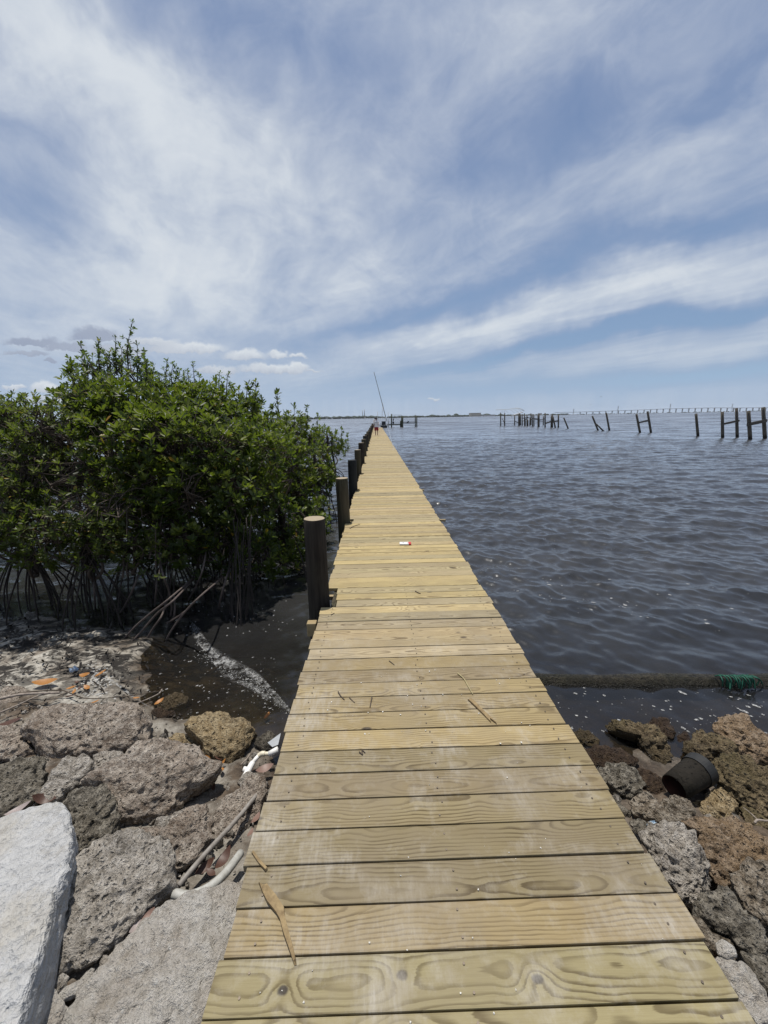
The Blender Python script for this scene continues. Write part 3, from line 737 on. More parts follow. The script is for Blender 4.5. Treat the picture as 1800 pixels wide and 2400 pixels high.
rock(R3, [(778,855),(860,828),(950,838),(988,890),(972,962),(905,1004),(838,950)], 'rounded grey brown rock touching the near end of the bucket', 'rock_shelly', .06, group=GR, K=90, J=36, rough=1.3)
rock(R3, [(640,660),(700,668),(780,722),(802,800),(770,852),(700,812),(655,745)], 'dark wet rock in the hollow left of the bucket', 'rock_wet', .04, group=GR, K=70, J=30, rough=1.4)
rock(R3, [(1085,420),(1130,368),(1260,328),(1312,350),(1340,420),(1431,470),(1540,560),(1450,630),(1330,622),(1250,562),(1180,500)], 'tan rock topmost on the right, against the dark water', 'rock_orange', .12, fr=.42, group=GR, K=120, J=48, rough=1.4)
rock(R3, [(926,520),(1000,438),(1092,430),(1172,480),(1262,560),(1305,612),(1100,605),(960,592),(930,560)], 'ridged brown rock directly behind the rim of the bucket', 'rock_brown', .08, group=GR, K=110, J=44, rough=1.6)
rock(R3, [(1095,640),(1180,598),(1290,608),(1382,648),(1500,690),(1620,850),(1500,965),(1380,952),(1280,872),(1200,802),(1120,722)], 'large ridged brown rock to the right of the bucket', 'rock_brown', .12, fr=.42, group=GR, rough=1.6, **big)
rock(R3, [(985,880),(1080,800),(1130,770),(1205,800),(1265,872),(1245,965),(1120,985),(1005,970)], 'yellowish brown rock under the bucket', 'rock_yellow', .03, group=GR, K=100, J=40, rough=1.6)
rock(R3, [(665,1060),(700,1018),(830,1008),(935,1020),(978,1070),(1012,1150),(1062,1260),(1075,1390),(1005,1452),(960,1515),(895,1492),(855,1420),(785,1330),(735,1200)], 'tall pale pitted rock leaning against the boardwalk', 'rock_pale', .14, fr=.4, group=GR, rough=1.3, **big)
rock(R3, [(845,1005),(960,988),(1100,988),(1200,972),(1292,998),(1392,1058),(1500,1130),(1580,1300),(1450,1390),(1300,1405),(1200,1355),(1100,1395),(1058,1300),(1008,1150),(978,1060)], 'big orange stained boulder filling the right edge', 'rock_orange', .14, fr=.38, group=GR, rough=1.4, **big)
rock(R3, [(1210,1300),(1330,1225),(1460,1225),(1600,1450),(1480,1660),(1350,1565),(1250,1455)], 'grey brown rock below the orange boulder, cut by the right edge', 'rock_shelly', .16, fr=.4, group=GR, rough=1.5, K=120, J=48)
rock(R3, [(990,1480),(1060,1418),(1200,1398),(1262,1470),(1332,1560),(1382,1640),(1440,1770),(1380,1805),(1280,1765),(1180,1662),(1080,1622),(1005,1560)], 'rough dark grey rock below the tall pale one', 'rock_dark', .13, group=GR, rough=1.5, K=120, J=48)
rock(R3, [(925,1550),(1010,1568),(1082,1650),(1200,1700),(1252,1800),(1180,1832),(1090,1805),(1010,1705)], 'narrow grey rock along the boardwalk edge under the rough dark one', 'rock_shelly', .08, group=GR, K=90, J=36)
rock(R3, [(1090,1830),(1250,1798),(1350,1900),(1440,2100),(1540,2300),(1460,2440),(1350,2240),(1230,2040)], 'pale pinkish rock squeezed along the boardwalk in the bottom right corner', 'rock_slab', .08, fr=.3, group=GR, rough=1.2, K=120, J=48)
rock(R3, [(1275,1790),(1400,1798),(1520,1900),(1540,2140),(1410,1995)], 'dark shelly rock at the right edge above the pale pinkish one', 'rock_dark', .12, group=GR, rough=1.5, K=90, J=36)
rock(R3, [(1108,1720),(1150,1698),(1222,1738),(1238,1802),(1182,1824),(1128,1792)], 'smooth light grey cobble resting on the narrow grey rock', 'rock_slab', .15, fr=.5, group=GR, rough=.4, facets=2, K=60, J=26)
rock(R3, [(455,800),(540,880),(602,930),(584,962),(515,905)], 'small dark stone half under the boardwalk below the shell speckled rock', 'rock_dark', .03, group=GR, K=50, J=22)
rock(R3, [(585,980),(640,958),(692,980),(694,1032),(640,1062)], 'grey stone between boardwalk and the blue plastic scrap', 'rock_dark', .07, group=GR, K=60, J=26)
rock(R3, [(1262,880),(1340,900),(1440,960),(1500,1040),(1400,1050),(1290,990)], 'brown rock with a bare twig beside it below the large ridged one', 'rock_brown', .03, group=GR, K=80, J=34, rough=1.5)
rock(R3, [(860,460),(930,430),(960,500),(930,560),(880,540)], 'small wet rock awash behind the bucket', 'rock_wet', .0, group=GR, K=50, J=22)
rock(R3, [(1080,1830),(1000,1700),(1180,1830),(1230,2030),(1170,1990)], 'brown rock almost hidden below the boardwalk edge', 'rock_warm', .02, group=GR, K=60, J=26)
# loose coral rubble between the rocks
mb = MB(); rg = random.Random(21); nrub = 0
def chip(c, s):
    b = len(mb.v); q = Euler((rg.uniform(0, 6), rg.uniform(0, 6), rg.uniform(0, 6))).to_matrix()
    base = [(1,0,0),(-1,0,0),(0,.8,0),(0,-.8,0),(0,0,.6),(0,0,-.6),(.6,.5,.35),(-.6,-.5,.3),(.5,-.5,-.3),(-.55,.5,-.3)]
    me_pts = [q @ (Vector(p) * s * rg.uniform(.75, 1.15)) + c for p in base]
    bm = bmesh.new()
    for p in me_pts: bm.verts.new(p)
    bmesh.ops.convex_hull(bm, input=bm.verts)
    bm.verts.index_update(); bm.verts.ensure_lookup_table()
    mb.addmesh([v.co for v in bm.verts], [[v.index for v in f.verts] for f in bm.faces]); bm.free()
while nrub < 2600:
    sd_ = rg.random() < .55
    x = rg.uniform(-3.2, -.5) if sd_ else rg.uniform(1.0, 3.3)
    y = rg.uniform(.3, 3.0) if sd_ else rg.uniform(.3, 2.7)
    z = gz(x, y)
    if z < .03: continue
    s = .008 + (.035 if sd_ else .055) * rg.random() ** 3.5
    chip(Vector((x, y, z + s * .2)), s); nrub += 1
o = mb.build('coral_rubble', M['rock_grey']); tag(o, 'loose broken coral and shell rubble in the gaps between the rocks', 'rubble', kind='stuff')

# ------------------------------------------------------------------ white foam block
M['foam_block'] = None
def mat_foamblock():
    g = material('white_foam'); p = g.obj
    pv = g.voro(p, 42); n = g.noise(p, 20, 5, .65); f = g.voro(p, 160)
    st = g.noise(p, 3.4, 6, .62)
    c = g.mix(g.mr(n, .3, .75), (.33, .33, .325), (.46, .46, .455))
    c = g.mix(g.mr(st, .50, .72, 0, .6), c, (.34, .30, .225))
    c = g.mix(g.mul(g.mr(g.noise(p, 9, 6, .75), .56, .66), .45), c, (.20, .185, .16))
    c = g.mix(g.mr(g.noise(p, 60, 2), .68, .76, 0, .6), c, (.35, .33, .28))
    h = g.add(g.mul(g.m('POWER', pv, .7), 1.0), g.add(g.mul(n, 1.2), g.mul(f, .2)))
    g.surf(principled(g, c, .8, g.bump(h, 1.0, .016), .25)); return g.mat
fm = mat_foamblock()
P = [R2(p) for p in [(-260,180),(0,168),(150,120),(285,86),(345,95),(380,140),(395,205),(390,300),(368,400),(330,550),(288,700),(240,880),(200,1020),(160,1150),(125,1270),(90,1430),(-330,1430),(-330,700)]]
zt = .66; cF = sum((at_z(p[0], p[1], zt) for p in P), Vector()) / len(P)
me = blob_mesh('foam_block', [at_z(p[0], p[1], zt) for p in P], cF, Vector((0, 0, 1)), .035, .20, 5, K=190, J=90, rough=.55, facets=0, edge=.16)
fo = link('foam_block', me, fm); fo.location = cF
tag(fo, 'white weathered foam block with a rounded corner at the bottom left', 'foam block')
def leaf_mesh(name, L, Wd, fold=.25, curl=.15, n=6, mat=None):
    mb_ = MB(); pts = []
    for i in range(n + 1):
        t = i / n; w = Wd * math.sin(math.pi * min(1, t * .97 + .02)) ** .75 * .5
        z = curl * L * (t - .5) ** 2 * 2
        pts.append((t * L - L / 2, w, z))
    vs_ = []
    for (x, w, z) in pts: vs_ += [(x, -w, z + w * fold), (x, 0, z), (x, w, z + w * fold)]
    fs = []
    for i in range(n):
        a = i * 3
        fs += [(a, a + 3, a + 4, a + 1), (a + 1, a + 4, a + 5, a + 2)]
    me = bpy.data.meshes.new(name); me.from_pydata(vs_, [], fs); me.polygons.foreach_set('use_smooth', [True] * len(fs)); me.update()
    if mat: me.materials.append(mat)
    return me
def mat_leaf(name, a, b, rough=.5, trans=.25):
    g = material(name); n = g.noise(g.vm('ADD', g.obj, g.vec(g.mul(g.rnd, 9), 0, 0)), 40, 3)
    c = g.mix(g.mr(n, .35, .65), a, b); c = g.mix(1.0, c, g.ocol, 'MULTIPLY')
    g.surf(principled(g, c, rough, None, .4)); return g.mat
M['leaf_orange'] = mat_leaf('fallen_orange_leaf', (.24, .095, .018), (.36, .165, .04))
M['leaf_brown'] = mat_leaf('fallen_brown_leaf', (.045, .022, .015), (.09, .042, .026))
M['leaf_pink'] = mat_leaf('fallen_pink_leaf', (.14, .085, .065), (.22, .135, .105))
M['leaf_grey'] = mat_leaf('fallen_grey_leaf', (.22, .18, .17), (.32, .27, .25))
rl = random.Random(5)
LM = {}
def fallen(rf, p, lenpx, mat, label, rot, group, off=.03, tilt=.2):
    px = rf(p); c = ray_ground(px[0], px[1], off); zc = (c - CAM).dot(CROT @ Vector((0, 0, -1)))
    L = lenpx / (2.304 if rf in (R1, R2) else 2.602) * zc / FPX * 1.15
    key = (mat, rl.randrange(3))
    if key not in LM: LM[key] = leaf_mesh('dead_leaf', 1, .46, rl.uniform(.1, .5), rl.uniform(.1, .5), mat=M[mat])
    o = link('dead_leaf', LM[key]); o.location = c; o.scale = (L, L, L); o.rotation_euler = (rl.uniform(-tilt, tilt), rl.uniform(-tilt, tilt), R(rot))
    return tag(o, label, 'leaf', group)
GLF = 'fallen mangrove leaves on the left shore'
fallen(R1, (243,575), 96, 'leaf_orange', 'largest orange leaf, lying alone on the beach by the bare branch', 20, GLF, .05)
for p, l, a, lab in [((460,535),58,-10,'orange leaf on the wet sand next to the blue plastic scrap'), ((545,528),50,60,'orange leaf at the foam edge of the inlet'), ((385,605),40,20,'small orange leaf just above the bare branch'),
                ((470,602),44,150,'orange leaf between the bare branch and the foam edge'), ((515,680),34,30,'small orange leaf just behind the broad pinkish boulder'), ((735,660),30,10,'small orange leaf floating off the broad pinkish boulder'),
                ((650,696),46,10,'orange brown leaf in the froth behind the broad pinkish boulder'), ((1442,756),40,70,'lone orange leaf at the waterline near the boardwalk'), ((860,680),46,60,'orange leaf sticking up at the mossy rock in the inlet')]:
    fallen(R1, p, l, 'leaf_orange', lab, a, GLF)
for p in [(420,575),(375,650),(400,625),(430,610)]:
    fallen(R1, p, rl.uniform(22, 40), rl.choice(['leaf_orange', 'leaf_brown', 'leaf_brown']), 'leaf in the small drift of orange and brown leaves on the wet sand', rl.uniform(0, 180), 'leaf drift on the wet sand')
for p in [(1090,945),(1120,985),(1150,1010),(1175,980),(1140,960),(1200,1050),(1150,1130),(1205,1010)]:
    fallen(R1, p, rl.uniform(36, 60), rl.choice(['leaf_brown', 'leaf_brown', 'leaf_orange']), 'dry brown leaf in the litter between the yellowish rock and the plastic pipe', rl.uniform(0, 180), 'brown leaves by the plastic pipe', .04, .5)
fallen(R2, (1208,380), 100, 'leaf_brown', 'glossy dark red leaf inside the bend of the curved grey pipe', 70, GLF, .06, .3)
fallen(R2, (1110,420), 90, 'leaf_brown', 'crumpled brown leaf beside the straight grey pipe', 40, GLF, .05, .5)
fallen(R2, (1140,450), 60, 'leaf_brown', 'short brown leaf under the crumpled one by the grey pipe', -30, GLF, .05, .5)
fallen(R2, (797,692), 74, 'leaf_pink', 'pinkish leaf in the crack beside the pale slab', 60, GLF, .10, .3)
fallen(R2, (738,742), 66, 'leaf_grey', 'grey leaf in the crack beside the pinkish leaf', 55, GLF, .09, .3)
fallen(R2, (1382,160), 66, 'leaf_pink', 'pink leaf against the boardwalk edge, upper of two', 75, GLF, .08, .3)
fallen(R2, (1352,238), 50, 'leaf_pink', 'pink leaf against the boardwalk edge, lower of two', 80, GLF, .08, .3)
fallen(R2, (235,52), 95, 'leaf_brown', 'curled red brown leaf behind the foam block', 15, GLF, .06, .5)
fallen(R2, (105,115), 96, 'leaf_grey', 'purplish grey leaf tucked behind the foam block', 35, GLF, .07, .3)
fallen(R1, (60,792), 100, 'leaf_brown', 'dark brown leaf on the litter above the left brown rock', 5, GLF, .06, .3)
fallen(R1, (1430,1040), 80, 'leaf_pink', 'pale pinkish leaf beside the plastic pipe at the boardwalk edge', 25, GLF, .06, .3)
fallen(R2, (42,745), 60, 'leaf_grey', 'dark chip of bark stuck on the white foam block', 60, None, 0, .1).location.z = zt + .034

# ------------------------------------------------------------------ pipes, bracket, branches, bucket, log
M['pvc'] = mat_simple('white_pvc', (.80, .79, .76), .35, .06, 30, .1, .001)
M['pvc_old'] = mat_simple('yellowed_pvc', (.70, .64, .50), .4, .1, 30, .1, .001)
M['pipe_dark'] = mat_simple('pipe_hollow', (.10, .10, .095), .8, bump=0)  # dark colour standing in for shade inside the pipe ends
M['grey_pipe'] = mat_simple('weathered_grey_pipe', (.31, .29, .265), .6, .25, 26, .4, .002, dark=(.16, .14, .12))
M['grey_pvc'] = mat_simple('light_grey_pvc', (.44, .44, .41), .5, .15, 30, .2, .001, dark=(.30, .29, .26))
M['grey_metal'] = mat_simple('grey_metal', (.36, .38, .40), .45, .12, 30, .2, .001, metal=.3)
def q8(p, off):
    px = Q8(p); return ray_ground(px[0], px[1], off)
pl = empty('pipe_fitting', q8((500, 1000), .05), 'white plastic pipe tee with a yellowed elbow poking out from under the boardwalk', 'pipe fitting')
def loc(pts): return [Vector(p) - pl.location for p in pts]
def q8z(p, z): px = Q8(p); return at_z(px[0], px[1], z)
zz = q8((500, 1000), .05).z
a, b, c, d, e, f = q8z((350, 1255), zz), q8z((545, 900), zz + .015), q8z((690, 735), zz + .02), q8z((770, 690), zz + .03), q8z((960, 690), zz + .03), q8z((1050, 640), zz + .04)
mb = MB(); mb.tube(loc([a, a + (b - a) * .15, a + (b - a) * .85, b]), [.0225, .0215, .0205, .018], 18); mb.build('tee', M['pvc'], pl, True)
mb = MB(); t0 = (a + (b - a) * .45); mb.tube(loc([t0, t0 + Vector((-.035, .008, .004))]), .018, 16); mb.build('side_outlet', M['pvc'], pl, True)
mb = MB(); dd = (a - b).normalized(); mb.tube(loc([a + dd * .0004, a + dd * .001]), .0165, 16); mb.build('opening', M['pipe_dark'], pl)  # dark disc on the closed end, painted as the shaded hollow
mb = MB(); mb.tube(loc([b - (b - a) * .02, b + (c - b) * .6, c]), .0145, 16); mb.build('pipe', M['pvc'], pl, True)
mb = MB(); mb.tube(loc(curve_pts([c - (c - b) * .06, c + (d - c) * .3, d, d + (e - d) * .35], 5)), .0175, 16); mb.build('elbow', M['pvc_old'], pl, True)
mb = MB(); mb.tube(loc([d + (e - d) * .3, e]), .0135, 14); mb.build('pipe', M['pvc_old'], pl, True)
mb = MB(); mb.tube(loc([e - (f - e) * .2, f, f + (f - e) * 1.2]), .020, 16); mb.build('coupling', M['pvc'], pl, True)
zb = zz + .03
mb = MB(); A = [q8z(p, zb) for p in [(905,420),(1225,185),(1160,470),(1020,525)]]
nn = (A[1] - A[0]).cross(A[2] - A[0]).normalized(); nn = nn if nn.z > 0 else -nn
mb.v = [tuple(p) for p in A] + [tuple(p - nn * .006) for p in A]; mb.f = [(0,1,2,3),(7,6,5,4)] + [(i, i + 4, (i + 1) % 4 + 4, (i + 1) % 4) for i in range(4)]
br_ = mb.build('metal_bracket', M['grey_metal']); tag(br_, 'flat grey metal plate sticking out beneath the boardwalk beside the plastic pipe', 'bracket')
def g_pts(rf, pts, off): 
    out = []
    for i, p in enumerate(pts):
        q = rf(p); out.append(ray_ground(q[0], q[1], off if not isinstance(off, (list, tuple)) else off[i]))
    return out
def tube_thing(name, pts, rad, mat, label, cat, n=10, group=None, smooth=True):
    c = sum(pts, Vector()) / len(pts); mb = MB(); mb.tube([p - c for p in pts], rad, n)
    o = mb.build(name, mat, None, smooth); o.location = c; return tag(o, label, cat, group)
s0, s1 = g_pts(R2, [(965,520),(1440,-30)], [.09, .10])
tube_thing('straight_pipe', [s0 + (s1 - s0) * (i / 8) + Vector((0, 0, .006 * math.sin(i))) for i in range(9)], [.0125] * 9, M['grey_pipe'], 'long straight grey pipe leaning from the pale slab to the boardwalk edge', 'pipe', 12)
cp = curve_pts(g_pts(R2, [(938,563),(1020,576),(1130,530),(1220,450),(1300,345)], [.10, .10, .10, .10, .10]), 6)
cpo = tube_thing('curved_pipe', cp, .0195, M['grey_pvc'], 'curved light grey plastic pipe elbow lying on the pale slab', 'pipe', 16)
mb = MB(); dd = (cp[0] - cp[1]).normalized(); mb.tube([cp[0] + dd * .0004 - cpo.location, cp[0] + dd * .001 - cpo.location], .015, 14); mb.build('opening', M['pipe_dark'], cpo)  # shade of the open end put in as a dark disc
M['bark'] = mat_simple('bare_grey_branch', (.36, .31, .26), .85, .35, 30, .6, .004, dark=(.15, .12, .10))
M['bark_dark'] = mat_simple('dark_twig', (.10, .075, .055), .85, .3, 30, .5, .003)
M['drift'] = mat_simple('splintered_driftwood', (.30, .22, .11), .8, .4, 40, .8, .004, dark=(.13, .085, .04))
def branch(rf, pts, r0, r1, off, label, mat='bark', name='branch', cat='branch', group=None):
    P = curve_pts(g_pts(rf, pts, off), 5); m_ = len(P)
    return tube_thing(name, P, [r0 + (r1 - r0) * i / (m_ - 1) for i in range(m_)], M[mat], label, cat, 7, group)
branch(R1, [(-60,680),(0,662),(130,638),(320,630)], .016, .009, .10, 'thick bare pale branch reaching in from the left edge across the beach')
branch(R1, [(-20,745),(100,695),(200,650),(320,624)], .007, .005, .08, 'thin bare twig crossing below the thick pale branch')
branch(R1, [(60,640),(200,622),(330,618),(400,640),(480,662),(680,650),(870,620)], .006, .003, .07, 'long thin dark stick running from the pale branch over the froth', 'bark_dark')
branch(R1, [(875,612),(850,640),(760,680),(700,700)], .006, .004, .05, 'short bare stick ending above the mossy rock', 'bark')
branch(R1, [(1115,522),(1150,505),(1185,488)], .011, .009, .03, 'short pale piece of wood floating at the breaking wavelet', 'bark', 'floating_stick', 'stick')
branch(R1, [(1240,442),(1300,437),(1370,438),(1400,450),(1445,466)], .005, .003, .02, 'thin forked twig lying in the dark water left of the boardwalk', 'bark_dark')
branch(R1, [(1265,437),(1310,410),(1340,400)], .004, .002, .03, 'tiny side twig above the forked twig in the dark water', 'bark_dark')
branch(R3, [(1350,985),(1368,968),(1431,972),(1500,965)], .006, .004, .14, 'bare grey twig among the brown rocks at the right edge', 'bark')
branch(R3, [(1372,970),(1330,930),(1280,890)], .003, .002, .14, 'hair thin twig beside the bare grey twig at the right edge', 'bark')
branch(R1, [(1300,1020),(1335,985),(1350,960)], .006, .004, .06, 'short grey stick behind the white plastic tee', 'bark')
branch(R1, [(1330,1100),(1380,1085),(1410,1075)], .005, .004, .05, 'short pale stick beside the white plastic tee', 'bark')
# bucket
M['bucket'] = mat_piling('mossy_bucket_plastic', (.024, .019, .014), (.010, .008, .006), (.032, .032, .013))
M['bucket_rim'] = mat_simple('bucket_rim', (.020, .020, .019), .6, .3, 30, .4, .002)
M['bucket_in'] = mat_simple('bucket_inside', (.075, .026, .014), .8, .4, 20, .3, .003)
p0 = R3((858, 768)); p1 = R3((1000, 672)); p2 = R3((1046, 640))
k0 = ray_ground(p0[0], p0[1], .12); k1 = at_z(p1[0], p1[1], k0.z + .01)
axis = (k1 - k0).normalized(); bl = (k1 - k0).length
bk = empty('bucket', k0, 'dark mossy bucket lying on its side among the right rocks', 'bucket')
def ring_shell(prof, n, axis):
    q = axis.to_track_quat('Z', 'Y').to_matrix(); mb = MB()
    for (z, r) in prof:
        for k in range(n):
            a = 2 * math.pi * k / n; mb.v.append(tuple(q @ Vector((math.cos(a) * r, math.sin(a) * r, z))))
    for i in range(len(prof) - 1):
        for k in range(n): mb.f.append((i * n + k, i * n + (k + 1) % n, (i + 1) * n + (k + 1) % n, (i + 1) * n + k))
    return mb
r0, r1 = .072, .086
mb = ring_shell([(0, r0 - .006), (0, r0), (bl * .5, (r0 + r1) / 2 + .002), (bl, r1)], 40, axis); mb.build('body', M['bucket'], bk, True)
mb = ring_shell([(.001, r0 - .006), (bl * .6, r1 - .016), (bl * .60, .002)], 36, axis); mb.build('inside', M['bucket_in'], bk, True)
mb = ring_shell([(bl * .93, r1), (bl * .93, r1 + .006), (bl * 1.22, r1 + .009), (bl * 1.22, r1 - .004), (bl * 1.0, r1 - .008), (bl * .99, .001)], 40, axis); mb.build('rim', M['bucket_rim'], bk, False)
# log and rope
M['log'] = mat_piling('waterlogged_log', (.13, .115, .07), (.05, .045, .028), (.12, .13, .05))
l0 = at_z(*DF((1128, 1476)), -.012); l1 = at_z(*DF((1659, 1474)), -.012); dl = (l1 - l0).normalized()
pts = [l0 + dl * (t * 6.0 / 14 - .5) + Vector((0, .01 * math.sin(t), .006 * math.sin(t * 1.7))) for t in range(15)]
M['log2'] = mat_rock('soaked_timber', (.016, .013, .009), (.07, .058, .038), (.15, .13, .085), stain=(.032, .034, .014), stain_amt=.7, wet=.1, pit=.6, rough=.6)
tube_thing('floating_log', pts, [.082 + .008 * math.sin(i * 1.9) for i in range(15)], M['log2'], 'long waterlogged log lying in the water parallel to the right shore', 'log', 18)
M['rope'] = mat_simple('green_rope', (.010, .095, .058), .6, .2, 60, .3, .001)
rp = empty('green_rope', at_z(*R3((1240, 110)), .08), 'frayed green rope draped over the floating log near the right edge', 'rope')
mb = MB(); rr_ = random.Random(8)
for k in range(18):
    x0 = 1118 + k * 13 + rr_.uniform(-8, 8)
    q = [at_z(*R3((x0 - 6, 84 + rr_.uniform(-4, 6))), .085), at_z(*R3((x0 + 24, 88 + k * .6)), .115), at_z(*R3((x0 + 44 + rr_.uniform(-5, 8), 118 + rr_.uniform(-8, 8))), .09), at_z(*R3((x0 + 48 + rr_.uniform(-12, 14), 160 + rr_.uniform(-16, 14))), .022)]
    mb.tube([p - rp.location for p in curve_pts(q, 6)], .0055, 6)
o = mb.build('strand', M['rope'], rp, True); o['kind'] = 'stuff'
# scraps
def scrap(rf, p, off, lx, ly, mat, label, rot, cat='plastic scrap', name='plastic_scrap', h=.02):
    q = rf(p); c = ray_ground(q[0], q[1], off); n = 9; vs_ = []; rg_ = random.Random(int(p[0]))
    for j in range(n):
        for i in range(n):
            u, v = i / (n - 1) - .5, j / (n - 1) - .5; e = 1 - .25 * (abs(u) ** 2 + abs(v) ** 2) * 4
            vs_.append((u * lx * e, v * ly * e, h * (mnoise.noise((u * 4 + p[0], v * 4, 1)) * 1.6 + 1 - 3 * (u * u + v * v))))
    fs = [(j * n + i, j * n + i + 1, (j + 1) * n + i + 1, (j + 1) * n + i) for j in range(n - 1) for i in range(n - 1)]
    me = bpy.data.meshes.new(name); me.from_pydata(vs_, [], fs); me.polygons.foreach_set('use_smooth', [False] * len(fs)); me.update()
    o = link(name, me, mat); o.location = c; o.rotation_euler = (R(20), 0, R(rot)); md = o.modifiers.new('thick', 'SOLIDIFY'); md.thickness = .0015
    return tag(o, label, cat)
M['blue_bag'] = mat_simple('pale_blue_plastic', (.52, .64, .74), .22, .1, 40, .2, .002, spec=.7)
M['blue_scrap'] = mat_simple('blue_plastic', (.20, .34, .55), .3, .3, 40, .2, .002, dark=(.5, .55, .6))
scrap(R3, (725, 1000), .17, .075, .04, M['blue_bag'], 'crumpled pale blue plastic wrapper on top of the tall pale rock', 0, h=.022)
scrap(R1, (400, 508), .03, .10, .055, M['blue_scrap'], 'crushed blue plastic scrap on the wet sand', 25, h=.03)
# ------------------------------------------------------------------ mangroves
def mat_foliage(name, dark, mid, young):
    g = material(name)
    at = g.node('ShaderNodeAttribute', attribute_name='tint'); t = at.outputs['Fac']
    n = g.noise(g.pos, 7, 3)
    c = g.mix(g.mr(t, 0, .6), dark, mid); c = g.mix(g.mr(t, .6, 1.0), c, young)
    c = g.mix(g.mr(n, .35, .7, 0, .35), c, dark); c = g.mix(g.mr(t, 1.05, 1.25), c, (.34, .20, .025))
    pb = g.node('ShaderNodeBsdfPrincipled'); g.put(pb.inputs['Base Color'], c); pb.inputs['Roughness'].default_value = .46; pb.inputs['Specular IOR Level'].default_value = .38
    tr = g.node('ShaderNodeBsdfTranslucent'); g.put(tr.inputs[0], g.mix(.6, c, (.19, .28, .02)))
    ms = g.node('ShaderNodeMixShader'); ms.inputs[0].default_value = .40
    g.t.links.new(pb.outputs[0], ms.inputs[1]); g.t.links.new(tr.outputs[0], ms.inputs[2]); g.surf(ms.outputs[0]); return g.mat
M['fol_main'] = mat_foliage('red_mangrove_leaves', (.011, .021, .005), (.040, .062, .011), (.175, .200, .030))
M['fol_rear'] = mat_foliage('grey_green_leaves', (.045, .070, .038), (.085, .120, .060), (.150, .190, .085))
M['fol_left'] = mat_foliage('small_olive_leaves', (.022, .036, .009), (.066, .086, .019), (.16, .175, .038))
M['twig'] = mat_simple('mangrove_twigs', (.085, .065, .05), .85, .3, 40, .4, .003)
M['root'] = mat_simple('mangrove_prop_roots', (.040, .031, .026), .85, .35, 30, .5, .004, dark=(.015, .012, .010))
M['root_pale'] = mat_simple('weathered_prop_roots', (.125, .10, .085), .85, .35, 30, .5, .004, dark=(.06, .045, .04))  # paler copy of the prop root colour, for the front arching roots
LEAF_P = np.array([(0, 0, 0), (.30, .17, .03), (.72, .21, .04), (1.0, 0, -.02), (.72, -.21, .04), (.30, -.17, .03), (.5, 0, -.03)], float)
LEAF_F = np.array([(0, 6, 1), (1, 6, 2), (2, 6, 3), (3, 6, 4), (4, 6, 5), (5, 6, 0)], int)[:, ::-1]
